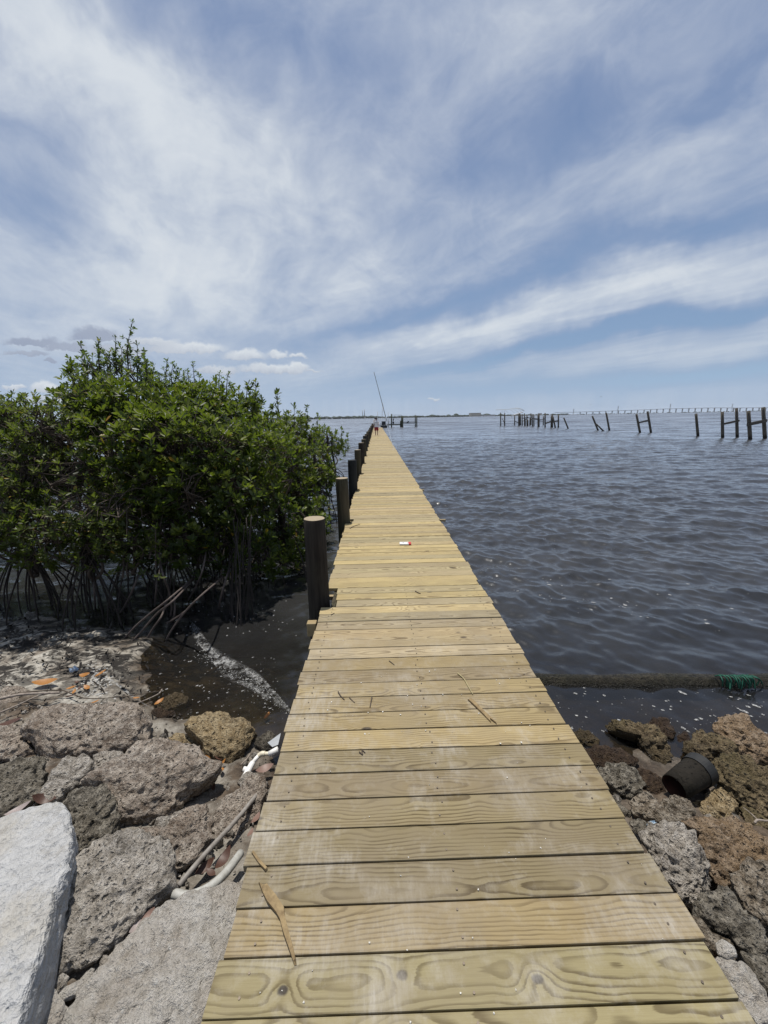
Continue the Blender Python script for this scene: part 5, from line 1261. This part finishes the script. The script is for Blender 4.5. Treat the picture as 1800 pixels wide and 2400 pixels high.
for k in range(70):
    c = Vector((rs.uniform(-.45, 1.1), rs.uniform(.4, 3.2), DECK_Z + .003)); s = rs.uniform(.0015, .004)
    bm = bmesh.new(); [bm.verts.new(Vector((rs.gauss(0, 1), rs.gauss(0, 1), rs.gauss(0, .6))).normalized() * s + c) for _ in range(8)]; bmesh.ops.convex_hull(bm, input=bm.verts); bm.verts.index_update(); mb.addmesh([v.co for v in bm.verts], [[v.index for v in f.verts] for f in bm.faces]); bm.free()
tag(mb.build('shell_crumbs', M['shell']), 'tiny white shell crumbs scattered over the deck boards', kind='stuff')

# ------------------------------------------------------------------ people on the boardwalk
def skin_mesh(name, joints, bones, sub=2):
    names = list(joints); idx = {n: i for i, n in enumerate(names)}
    me = bpy.data.meshes.new(name); me.from_pydata([joints[n][0] for n in names], [(idx[a], idx[b]) for a, b in bones], [])
    o = bpy.data.objects.new(name, me); COL.objects.link(o)
    o.modifiers.new('skin', 'SKIN'); sv = me.skin_vertices[0].data
    for i, n in enumerate(names):
        r = joints[n][1]; sv[i].radius = r if isinstance(r, tuple) else (r, r); sv[i].use_root = (i == 0)
    md = o.modifiers.new('sub', 'SUBSURF'); md.levels = md.render_levels = sub
    dg = bpy.context.evaluated_depsgraph_get(); m2 = bpy.data.meshes.new_from_object(o.evaluated_get(dg)); m2.name = name
    bpy.data.objects.remove(o); m2.polygons.foreach_set('use_smooth', [True] * len(m2.polygons)); return m2
M['skin'] = mat_simple('skin', (.30, .17, .11), .55, .08, 8, 0)
M['hair'] = mat_simple('dark_hair', (.015, .012, .010), .6, .3, 80, .4, .003)
M['tee'] = mat_simple('white_cotton', (.66, .66, .67), .85, .08, 14, .3, .01)
M['shorts'] = mat_simple('red_cotton', (.30, .025, .03), .85, .15, 14, .3, .01)
M['dark_cloth'] = mat_simple('dark_cotton', (.03, .032, .04), .85, .15, 14, .3, .01)
M['print'] = mat_simple('grey_print', (.28, .28, .30), .8, .1, 20, 0)
def person(loc_, rz, label, shorts, stride=.16):
    t = empty('person', loc_, label, 'person', None); t.rotation_euler.z = rz
    J = {'pelvis': ((0, 0, .95), (.145, .105)), 'waist': ((0, 0, 1.10), (.13, .095)), 'chest': ((0, -.01, 1.32), (.165, .11)), 'neck0': ((0, .0, 1.46), (.075, .065)), 'neck': ((0, .01, 1.54), .052), 'head0': ((0, .02, 1.62), (.078, .09)), 'head': ((0, .02, 1.70), (.078, .092)), 'crown': ((0, .01, 1.755), .05)}
    B = [('pelvis', 'waist'), ('waist', 'chest'), ('chest', 'neck0'), ('neck0', 'neck'), ('neck', 'head0'), ('head0', 'head'), ('head', 'crown')]
    for s, n in ((-1, 'l'), (1, 'r')):
        f = s * stride
        J.update({n + 'sh': ((s * .175, 0, 1.41), .062), n + 'el': ((s * .245, -.03 - f * .5, 1.13), .043), n + 'wr': ((s * .275, .04 - f * 1.1, .90), .030), n + 'pa': ((s * .275, .05 - f * 1.2, .83), (.040, .022)),
                  n + 'hp': ((s * .095, 0, .88), .088), n + 'kn': ((s * .105, f * .65 + .03, .50), .056), n + 'cf': ((s * .107, f * .80 - .01, .32), .055), n + 'an': ((s * .108, f * 1.15 - .03, .09), .036), n + 'he': ((s * .108, f * 1.15 - .05, .035), .036), n + 'to': ((s * .118, f * 1.15 + .15, .03), (.042, .026))})
        B += [('chest', n + 'sh'), (n + 'sh', n + 'el'), (n + 'el', n + 'wr'), (n + 'wr', n + 'pa'), ('pelvis', n + 'hp'), (n + 'hp', n + 'kn'), (n + 'kn', n + 'cf'), (n + 'cf', n + 'an'), (n + 'an', n + 'he'), (n + 'an', n + 'to')]
        for q in range(5):   # short finger chains rooted in the palm
            fx = s * .275; dy = (-.030, -.016, -.002, .012, .040)[q]; ln = (.060, .075, .080, .070, .045)[q]
            J[n + 'f%d' % q] = ((fx - s * .004, .05 - f * 1.2 + dy, .815 - ln * .5), .009); J[n + 'g%d' % q] = ((fx - s * .016, .05 - f * 1.2 + dy * 1.1, .815 - ln), .008)
            B += [(n + 'pa', n + 'f%d' % q), (n + 'f%d' % q, n + 'g%d' % q)]
    link('body', skin_mesh('body', J, B), M['skin'], t)
    mb = MB()
    def loft(secs, n=18):
        b = len(mb.v)
        for (x, y, z, rx, ry) in secs:
            for k in range(n):
                a = 2 * math.pi * k / n; mb.v.append((x + math.cos(a) * rx, y + math.sin(a) * ry, z))
        for i in range(len(secs) - 1):
            for k in range(n): mb.f.append((b + i * n + k, b + i * n + (k + 1) % n, b + (i + 1) * n + (k + 1) % n, b + (i + 1) * n + k))
    loft([(0, 0, .86, .205, .150), (0, 0, .98, .190, .142), (0, 0, 1.12, .180, .132), (0, -.005, 1.30, .205, .142), (0, 0, 1.40, .215, .130), (0, 0, 1.46, .150, .105), (0, .005, 1.50, .075, .075)])
    for s in (-1, 1): loft([(s * .265, -.02 - s * stride * .45, 1.15, .078, .078), (s * .235, -.012, 1.28, .085, .085), (s * .17, 0, 1.43, .075, .080)], 12)
    mb.build('shirt', M['tee'], t, True)
    mb2 = mb; mb = MB()
    loft([(0, 0, .80, .185, .145), (0, 0, .96, .178, .135)])
    for s in (-1, 1): loft([(s * .112, s * stride * .56 + .01, .49, .100, .105), (s * .105, s * stride * .30, .68, .108, .115), (s * .095, 0, .86, .100, .125)], 14)
    mb.build('shorts', shorts, t, True)
    mb = MB(); loft([(0, .03, 1.655, .098, .095), (0, .0, 1.64, .100, .108), (0, .0, 1.72, .105, .118), (0, .005, 1.78, .085, .098), (0, .01, 1.815, .03, .04)], 14)
    mb.v = [(x, y - .012 if z < 1.7 else y, z) for x, y, z in mb.v]; mb.build('hair', M['hair'], t, True)
    mb = MB(); mb.box((0, -.145, 1.30), (.16, .006, .035)); mb.build('shirt_print', M['print'], t)
    return t
pf = at_z(*Q1((578, 742)), DECK_Z)
person(pf, R(-1), 'person in white t-shirt and red shorts walking away along the boardwalk', M['shorts'])
pf2 = at_z(*Q1((545, 590)), DECK_Z); pf2 = Vector((pf2.x, pf2.y, DECK_Z))
person(pf2, R(2), 'person in a pale shirt mostly hidden behind the walker in red shorts', M['dark_cloth'], -.12)

# ------------------------------------------------------------------ old pilings, boat, boat lift
def post(name, a, b, r, label, group, parent=None, mat='old_pile'):
    """a: top pixel, b: waterline pixel"""
    p = at_z(b[0], b[1], 0.0); q = at_y(a[0], a[1], p.y); d = (q - p).normalized()
    base = parent.location if parent else p
    mb = MB(); pts = [p - d * 1.5, p, p.lerp(q, .5), q]; mb.tube([v - base for v in pts], [r * 1.05, r * 1.03, r, r * .96], 10)
    o = mb.build(name, M[mat], parent, True)
    if not parent: o.location = p; tag(o, label, 'piling', group)
    return o
GP = 'pilings of the ruined dock'
def bent(posts, beams, label, r=.13):
    p = at_z(*R6(posts[0][1]), 0); t = empty('ruined_dock_bent', p, label, 'dock ruin', 'ruined dock bents')
    for a, b in posts: post('piling', R6(a), R6(b), r, None, None, t)
    ys = [at_z(*R6(b), 0).y for a, b in posts]
    for (a, b, w, h) in beams:
        A, Bq = at_y(*R6(a), ys[0] - .14), at_y(*R6(b), ys[-1] - .14)
        mb = MB(); mb.beam(A - p, Bq - p, w, h); mb.build('cross_beam', M['old_pile'], t)
    return t
post('piling', R6((1259,165)), R6((1270,290)), .125, 'lone upright weathered piling between two joined pairs at the right', GP)
bent([((1405,155),(1407,298)), ((1484,135),(1488,295))], [((1402,224),(1500,203),.06,.19)], 'pair of tall pilings joined by a sloping beam, second from the right edge')
bent([((1550,150),(1560,308)), ((1632,130),(1642,302))], [((1543,226),(1652,203),.08,.28)], 'pair of tall pilings joined by a thick sloping beam at the right edge', .15)
bent([((928,168),(948,270)), ((990,152),(1009,270))], [((935,216),(1003,201),.06,.2)], 'two leaning pilings joined by a sagging beam, left of the lone piling')
post('piling', R6((683,178)), R6((715,258)), .125, 'strongly leaning piling with a fallen brace at its foot', GP)
post('fallen_brace', R6((705,222)), R6((746,262)), .10, 'fallen timber brace slanting down at the foot of the leaning piling', None)
post('piling', R6((760,160)), R6((778,258)), .125, 'leaning piling just right of the fallen brace', GP)
post('piling', R6((525,188)), R6((549,248)), .12, 'short stub of a leaning piling at the right end of the crowded dock ruin', GP)
t = empty('ruined_dock_bent', at_z(*R6((440,238)), 0), 'right end of the crowded dock ruin, pilings crossed by a slanting timber', 'dock ruin', 'ruined dock bents')
for a, b in [((1390,330),(1385,600)), ((1415,312),(1410,598)), ((1425,360),(1478,608)), ((1550,315),(1548,602)), ((1245,275),(1245,595))]: post('piling', Q3(a), Q3(b), .14, None, None, t)
yq = at_z(*Q3((1400,600)), 0).y
for a, b in [((1255,510),(1375,468)), ((1420,478),(1550,450))]:
    mb = MB(); mb.beam(at_y(*Q3(a), yq - .16) - t.location, at_y(*Q3(b), yq - .16) - t.location, .08, .24); mb.build('cross_beam', M['old_pile'], t)
t = empty('ruined_dock', at_z(*Q3((860,570)), 0), 'crowded cluster of old dock pilings and beams under the bent white frame', 'dock ruin')
for a, b in [((550,320),(548,550)), ((640,290),(640,560)), ((662,285),(660,558)), ((686,300),(685,548)), ((720,298),(722,560)), ((772,280),(775,562)), ((790,400),(792,570)), ((830,310),(832,568)), ((850,420),(852,570)), ((900,390),(895,558)), ((920,280),(922,545)),
             ((948,300),(958,580)), ((985,300),(990,570)), ((1083,300),(1085,592)), ((1108,290),(1106,588)), ((1208,345),(1203,545))]: post('piling', Q3(a), Q3(b), .125, None, None, t)
yq = at_z(*Q3((860,570)), 0).y
for a, b, h in [((560,465),(640,502),.15), ((720,395),(860,372),.15), ((720,470),(790,430),.15), ((845,385),(935,382),.14), ((930,430),(985,380),.14), ((980,408),(1085,414),.3), ((1110,432),(1245,405),.16), ((1110,460),(1212,460),.14), ((760,410),(840,412),.2)]:
    mb = MB(); mb.beam(at_y(*Q3(a), yq - .3) - t.location, at_y(*Q3(b), yq - .3) - t.location, .08, h); mb.build('cross_beam', M['old_pile'], t)
GC = 'two pilings under the left end of the white frame'
post('piling', Q3((228,265)), Q3((230,562)), .14, 'leftmost piling of the dock ruin, under the tip of the white frame', GP)
post('piling', Q3((322,275)), Q3((320,565)), .14, 'second piling from the left of the dock ruin with a brace against it', GP)
post('fallen_brace', Q3((265,400)), Q3((318,512)), .10, 'timber brace leaning on the second piling from the left of the dock ruin', None)
M['white_frame'] = mat_simple('white_painted_tube', (.66, .66, .64), .5, .15, 4, 0)
yf = at_z(*Q3((600,560)), 0).y + 1.0
fr_ = empty('boat_shelter_frame', at_y(*Q3((450,230)), yf), 'bent white tube frame of a boat shelter leaning on the dock ruin', 'shelter frame')
def wt(pts, r, name, dy=0.0):
    mb = MB(); mb.tube([at_y(*Q3(p), yf + dy) - fr_.location for p in pts], r, 6); mb.build(name, M['white_frame'], fr_, True)
wt([(115,203),(250,196),(400,188),(520,165),(600,156),(690,175),(770,222)], .05, 'ridge_tube')
wt([(470,345),(560,312),(640,284),(740,252)], .12, 'eave_tube', -1.0)
for k, pts in enumerate([[(240,200),(238,270)], [(280,200),(278,270)], [(322,188),(318,272)], [(335,205),(365,235),(402,268)], [(430,188),(490,222),(540,270)], [(490,178),(570,210),(640,262)], [(560,165),(650,200),(712,256)], [(600,158),(690,190),(770,235)]]): wt(pts, .035, 'rib', -.1 * k)
# boat lift beyond the end of the boardwalk
M['green_timber'] = mat_piling('dark_green_timber', (.10, .10, .07), (.045, .05, .035), (.075, .09, .05))
p0 = at_z(*Q1((1120, 560)), 0); bl_ = empty('boat_lift', p0, 'boat lift of dark pilings and beams standing past the end of the boardwalk', 'boat lift')
for a, b, r in [((900,280),(900,565),.17), ((1095,420),(1095,560),.15), ((1118,312),(1118,560),.16), ((1142,318),(1142,562),.16), ((1413,298),(1415,552),.15), ((1444,312),(1446,555),.15), ((835,440),(835,560),.12)]: post('piling', Q1(a), Q1(b), r, None, None, bl_, 'green_timber')
yq = p0.y
M['lift_metal'] = mat_simple('dull_metal', (.42, .44, .45), .5, .1, 4, 0, metal=.2)
for a, b, h, mt, nm in [((800,508),(1095,505),.28,'green_timber','walkway_beam'), ((1150,456),(1445,452),.16,'green_timber','cross_beam'), ((1150,482),(1420,480),.16,'lift_metal','cross_beam'), ((905,302),(1115,302),.10,'lift_metal','top_beam'), ((1230,470),(1275,440),.35,'dark_cloth','lift_motor')]:
    mb = MB(); mb.beam(at_y(*Q1(a), yq - .3) - p0, at_y(*Q1(b), yq - .3) - p0, .15, h); mb.build(nm, M[mt], bl_)
mb = MB(); mb.tube([at_y(*Q1((940,375)), yq - .5) - p0, at_y(*Q1((938,430)), yq - .5) - p0], .12, 8); mb.box(at_y(*Q1((938,465)), yq - .5) - p0, (.42, .35, .55)); mb.tube([at_y(*Q1((940,470)), yq - .5) - p0, at_y(*Q1((944,500)), yq - .5) - p0], .06, 6); mb.build('outboard_motor', M['dark_cloth'], bl_, bevel=.03)
for i, (a, b, lab) in enumerate([((600,228),(604,500),'thin bare pole standing in the water just left of the walker'), ((825,232),(838,560),'thin bare pole standing in the water left of the boat lift')]):
    p = at_z(b[0] / 9.217 + 820, b[1] / 9.217 + 940, 0); p = at_y(b[0] / 9.217 + 820, b[1] / 9.217 + 940, 92)
    q = at_y(a[0] / 9.217 + 820, a[1] / 9.217 + 940, 92); tube_thing('pole', [Vector((p.x, p.y, -1.5)), p, q], .055, M['lift_metal'], lab, 'pole', 6)
# boat with a tower at the end of the boardwalk
M['hull'] = mat_simple('black_hull', (.02, .022, .025), .4, .1, 4, 0)
pbt = at_z(*Q1((745, 575)), 0); bt = empty('boat', pbt, 'small black hulled boat with a white tower frame moored at the boardwalk end', 'boat')
def yb(p, dy=0): return at_y(*Q1(p), pbt.y + dy) - pbt
x0, x1 = yb((655, 560)).x, yb((820, 560)).x
mb = MB(); secs = []
for i in range(9):
    t_ = i / 8; w = (x1 - x0) / 2 * (1 if t_ < .55 else math.sqrt(max(0.02, 1 - ((t_ - .55) / .45) ** 2))); yy = t_ * 6.0 - .2
    secs.append([(-w, yy, .55 + .15 * t_), (-w * .82, yy, .1), (0, yy, -.15), (w * .82, yy, .1), (w, yy, .55 + .15 * t_), (w * .88, yy, .50 + .15 * t_), (-w * .88, yy, .50 + .15 * t_)])
cxo = Vector(((x0 + x1) / 2, 0, 0)); n7 = 7
for s in secs:
    for v in s: mb.v.append(tuple(Vector(v) + cxo))
for i in range(8):
    for k in range(n7): mb.f.append((i * n7 + k, i * n7 + (k + 1) % n7, (i + 1) * n7 + (k + 1) % n7, (i + 1) * n7 + k))
mb.f += [tuple(range(n7))[::-1], tuple(8 * n7 + k for k in range(n7))]
mb.build('hull', M['hull'], bt, bevel=.02)
c_, w_ = yb((732, 490)), (yb((775, 490)) - yb((690, 490))).x
hh = (yb((732, 440)) - yb((732, 545))).z
mb = MB(); mb.box(c_ + Vector((0, .4, 0)), (w_, .6, hh)); mb.build('motor_cowl', M['hull'], bt, bevel=.08)
mb = MB()
for a, b in [((690,545),(692,350)), ((768,545),(766,335)), ((692,350),(712,120)), ((766,340),(722,120)), ((700,215),(738,205)), ((692,350),(768,345)), ((715,130),(716,40))]: mb.tube([yb(a, 1.5), yb(b, 1.5)], .05, 6)
mb.build('tower_frame', M['white_frame'], bt, True)
for a in [(700,535),(740,525),(790,540),(765,550)]:
    mb = MB(); mb.box(yb(a, .1), (.32, .3, .3)); mb.build('crate', M['grey_pvc'], bt, bevel=.03)
mtop, mbase = at_y(750 + 700 / 5.53, 850 + 122 / 5.53, pbt.y + 1.2), at_y(*Q1((770, 330)), pbt.y + 1.2)
tube_thing('mast', [at_y(*Q1((800, 440)), pbt.y + 1.2), mbase, mtop], [.075, .075, .055], M['pile_green'], 'long thin mast leaning left above the moored boat', 'mast', 8)
l0_ = at_y(*Q1((775, 350)), pbt.y + 1.0); l1_ = at_z(924.5, 1060, DECK_Z - .03)
tube_thing('mooring_line', [l0_.lerp(l1_, i / 14) - Vector((0, 0, .10 * math.sin(math.pi * i / 14))) for i in range(15)], .011, M['lift_metal'], 'thin mooring line running from the leaning mast to the boardwalk edge', 'line', 5)
# two posts behind the mangroves
for a, b, lab in [((26, 940), (30, 1080), 'dark post behind the mangroves near the left frame edge'), ((112, 947), (122, 1060), 'square dark post rising behind the mangroves, right of the edge post')]:
    q = at_y(*a, 14); p = at_y(*b, 14); mb = MB(); mb.beam(Vector((p.x, 14, -1)) - p, q - p, .17, .17); o = mb.build('dock_post', M['old_pile'], bevel=.01); o.location = p; tag(o, lab, 'post', 'posts behind the mangroves')

# ------------------------------------------------------------------ far shore, bridge, birds
M['far_trees'] = mat_simple('far_tree_foliage', (.05, .07, .045), .9, .3, .05, 0, dark=(.03, .045, .03))
mb = MB(); rt = random.Random(4)
ICO = bmesh.new(); bmesh.ops.create_icosphere(ICO, subdivisions=1, radius=1); IV = [v.co.copy() for v in ICO.verts]; IF = [[v.index for v in f.verts] for f in ICO.faces]; ICO.free()
def hpx(px): return 979.6 - (px - 900) * .01833
for k in range(1500):
    px = rt.uniform(-700, 1330) if k < 1250 else rt.uniform(1300, 2300)
    dist = 2000 + rt.uniform(0, 160); d = ray(px, hpx(px)); p = Vector((d.x / d.y * dist, dist, 0))
    h = (13 if px < 880 else 9 if px < 1150 else 6.5 if px < 1330 else 3.5) * rt.uniform(.55, 1.2)
    if rt.random() < .04 and px < 1200: h *= 1.7
    wd = h * rt.uniform(.6, 1.8); mb.addmesh([(p.x + v.x * wd, p.y + v.y * wd, max(-.5, h * .5 + v.z * h * .5)) for v in IV], IF)
tag(mb.build('far_treeline', M['far_trees'], None, True), 'dark green line of trees along the far shore', None, None, 'stuff')
mb = MB(); mb.box((-200, 2120, -.6), (4200, 240, 2.4)); tag(mb.build('far_shore', mat_simple('far_shore_earth', (.12, .115, .085), .95, .2, .02, 0)), kind='structure')
M['far_white'] = mat_simple('far_white_wall', (.58, .58, .56), .8, .05, .1, 0); M['far_tan'] = mat_simple('far_tan_wall', (.52, .47, .37), .8, .1, .1, 0); M['far_roof'] = mat_simple('far_roof', (.22, .20, .19), .8, .1, .1, 0); M['far_glass'] = mat_simple('far_window_glass', (.08, .09, .11), .2, .1, 1, 0)
M['concrete'] = mat_simple('bridge_concrete', (.44, .45, .46), .85, .15, .02, 0)
def far_building(px, wpx, hpx_, label, wall, dist=1980, floors=1):
    d = ray(px, hpx(px)); c = Vector((d.x / d.y * dist, dist, .6)); s = dist / 900; w, h, dp = wpx * s, hpx_ * s, max(8, wpx * s * .5)
    t = empty('building', c, label, 'building'); t.rotation_euler.z = rt.uniform(-.2, .2)
    mb = MB(); mb.box((0, 0, h / 2), (w, dp, h)); mb.build('walls', wall, t)
    mb = MB(); mb.box((0, 0, h + .4), (w + 1, dp + 1, .8)); mb.build('roof', M['far_roof'], t)
    nwin = max(2, int(w / 5))
    for fl in range(floors):
        for k in range(nwin):
            mb = MB(); mb.box((-w / 2 + (k + .5) * w / nwin, -dp / 2 - .08, h * (fl + .5) / floors), (w / nwin * .5, .12, h / floors * .4)); mb.build('window', M['far_glass'], t)
far_building(766, 5, 3.0, 'small white house at the water on the far shore, leftmost of those in view', M['far_white'])
far_building(778, 4, 2.6, 'small white house on the far shore beside the leftmost one', M['far_white'])
far_building(855, 4, 4.5, 'pale building between the two thin chimneys on the far shore', M['far_tan'])
far_building(1113, 24, 7.4, 'long tan building on the far shore left of the dock ruin', M['far_tan'], floors=2)
far_building(1143, 30, 3.0, 'low white building on the far shore right behind the dock ruin', M['far_white'])
far_building(1265, 8, 4, 'tan building on the far shore above the dock ruin', M['far_tan'], floors=2)
def stack(px, top_py, r, label, dist=2100, cat='chimney', name='chimney'):
    d = ray(px, hpx(px)); s = dist / d.y; b = Vector((d.x * s, dist, 0)); q = at_y(px, top_py, dist)
    return tube_thing(name, [b, b.lerp(q, .5), q], [r * 1.25, r * 1.1, r], M['lift_metal'], label, cat, 10)
stack(850, 961, 1.6, 'thin pale chimney on the far shore, left of the pair'); stack(854.3, 959.5, 1.9, 'thin pale chimney on the far shore, right of the pair')
# long low bridge
def bdeck(px):
    return float(np.interp(px, [1285, 1353, 1416, 1480, 1543, 1606, 1648, 1690, 1733, 1800, 1900, 2100], [967.5, 966.2, 964.0, 961.9, 959.2, 957.5, 956.6, 956.1, 956.4, 955.6, 955.2, 956]))
DB = 2400.0
br = empty('bridge', at_y(1540, 965, DB), 'long low concrete bridge on many piers across the far right horizon', 'bridge')
pxs = list(range(1300, 2101, 12)); tops = [at_y(px, bdeck(px), DB) - br.location for px in pxs]
mb = MB()
for a, b in zip(tops[:-1], tops[1:]): mb.beam(a, b, 12, 1.6)
mb.build('bridge_deck', M['concrete'], br)
mb = MB()
for a, b in zip(tops[:-1], tops[1:]): mb.beam(a + Vector((0, -7, 1.9)), b + Vector((0, -7, 1.9)), .5, 1.1)
mb.build('parapet', M['far_white'], br)
zw = -br.location.z
for i, px in enumerate(range(1360, 2100, 15)):
    q = at_y(px, bdeck(px), DB) - br.location; mb = MB(); hgt = q.z - 1.2 - zw
    mb.box((q.x, 0, zw + hgt / 2), (1.7, 8, hgt + 1)); mb.box((q.x, 0, q.z - 1.8), (3, 11, 1.0)); mb.build('bridge_pier', M['concrete'], br)
def pylon(px, top_py, label):
    d = ray(px, hpx(px)); b = Vector((d.x / d.y * 2700, 2700, 0)); q = at_y(px, top_py, 2700); h = q.z; mb = MB()
    for sx in (-1, 1):
        for sy in (-1, 1): mb.tube([(sx * 3.5, sy * 3.5, 0), (sx * .7, sy * .7, h * .98)], .55, 4)
    for z in (.15, .3, .45, .6, .75):
        for s in (-1, 1): mb.tube([(-3.5 * (1 - z * .8), s * 3.5 * (1 - z * .8), h * z), (3.5 * (1 - z * .8 - .1), s * 3.5 * (1 - z * .8), h * (z + .12))], .35, 4)
    for z in (.78, .88, .97): mb.tube([(-5, 0, h * z), (5, 0, h * z)], .4, 4)
    o = mb.build('power_pylon', M['lift_metal']); o.location = b; tag(o, label, 'pylon', 'power pylons behind the bridge')
for px, py, lab in [(1343.5, 958, 'power pylon at the left end of the bridge, above the short piling stub'), (1447, 951.5, 'power pylon above the bridge, over the two leaning pilings by the fallen brace'), (1569, 946, 'tallest looking power pylon above the middle of the bridge'), (1714, 946, 'power pylon above the bridge nearest the right frame edge')]: pylon(px, py, lab)
M['bird'] = mat_simple('bird_plumage', (.10, .10, .10), .8, .2, 3, 0)
for px, py, dist, rz, lab in [(1409, 930, 150, .5, 'tiny dark bird in the sky above the leaning pilings'), (1539, 946.5, 170, -.4, 'tiny dark bird low over the middle of the bridge'), (1384, 948.5, 240, .9, 'tiniest faint bird low over the left of the bridge')]:
    c = at_y(px, py, dist); t = empty('bird', c, lab, 'bird', 'birds over the bay'); t.rotation_euler.z = rz
    mb = MB(); mb.tube([(0, -.22, 0), (0, -.12, .02), (0, .05, .02), (0, .17, .03), (0, .24, .01)], [.015, .05, .06, .04, .01], 8); mb.build('body', M['bird'], t, True)
    for s in (-1, 1):
        mb = MB(); mb.addmesh([(s*.03,.08,.03),(s*.30,.12,.16),(s*.58,.0,.10),(s*.30,-.04,.15),(s*.03,-.07,.03),(s*.03,.08,.015),(s*.30,.12,.145),(s*.58,.0,.09),(s*.30,-.04,.135),(s*.03,-.07,.015)], [(0,1,3,4),(1,2,3),(9,8,6,5),(8,7,6),(0,5,6,1),(1,6,7,2),(2,7,8,3),(3,8,9,4)]); mb.build('wing', M['bird'], t)

# ------------------------------------------------------------------ a little sea air
hm = bpy.data.materials.new('sea_haze'); hm.use_nodes = True; hm.node_tree.nodes.clear(); g = G(hm.node_tree)
ho = g.node('ShaderNodeOutputMaterial'); pv_ = g.node('ShaderNodeVolumePrincipled'); g.put(pv_.inputs['Color'], (.92, .95, 1, 1)); pv_.inputs['Density'].default_value = .00005
hm.node_tree.links.new(pv_.outputs[0], ho.inputs['Volume'])
mb = MB(); mb.box((0, 0, 40), (13400, 13400, 85.6)); hz_o = mb.build('haze', hm); hz_o['kind'] = 'stuff'; hz_o['label'] = 'thin pale sea haze over the whole bay'
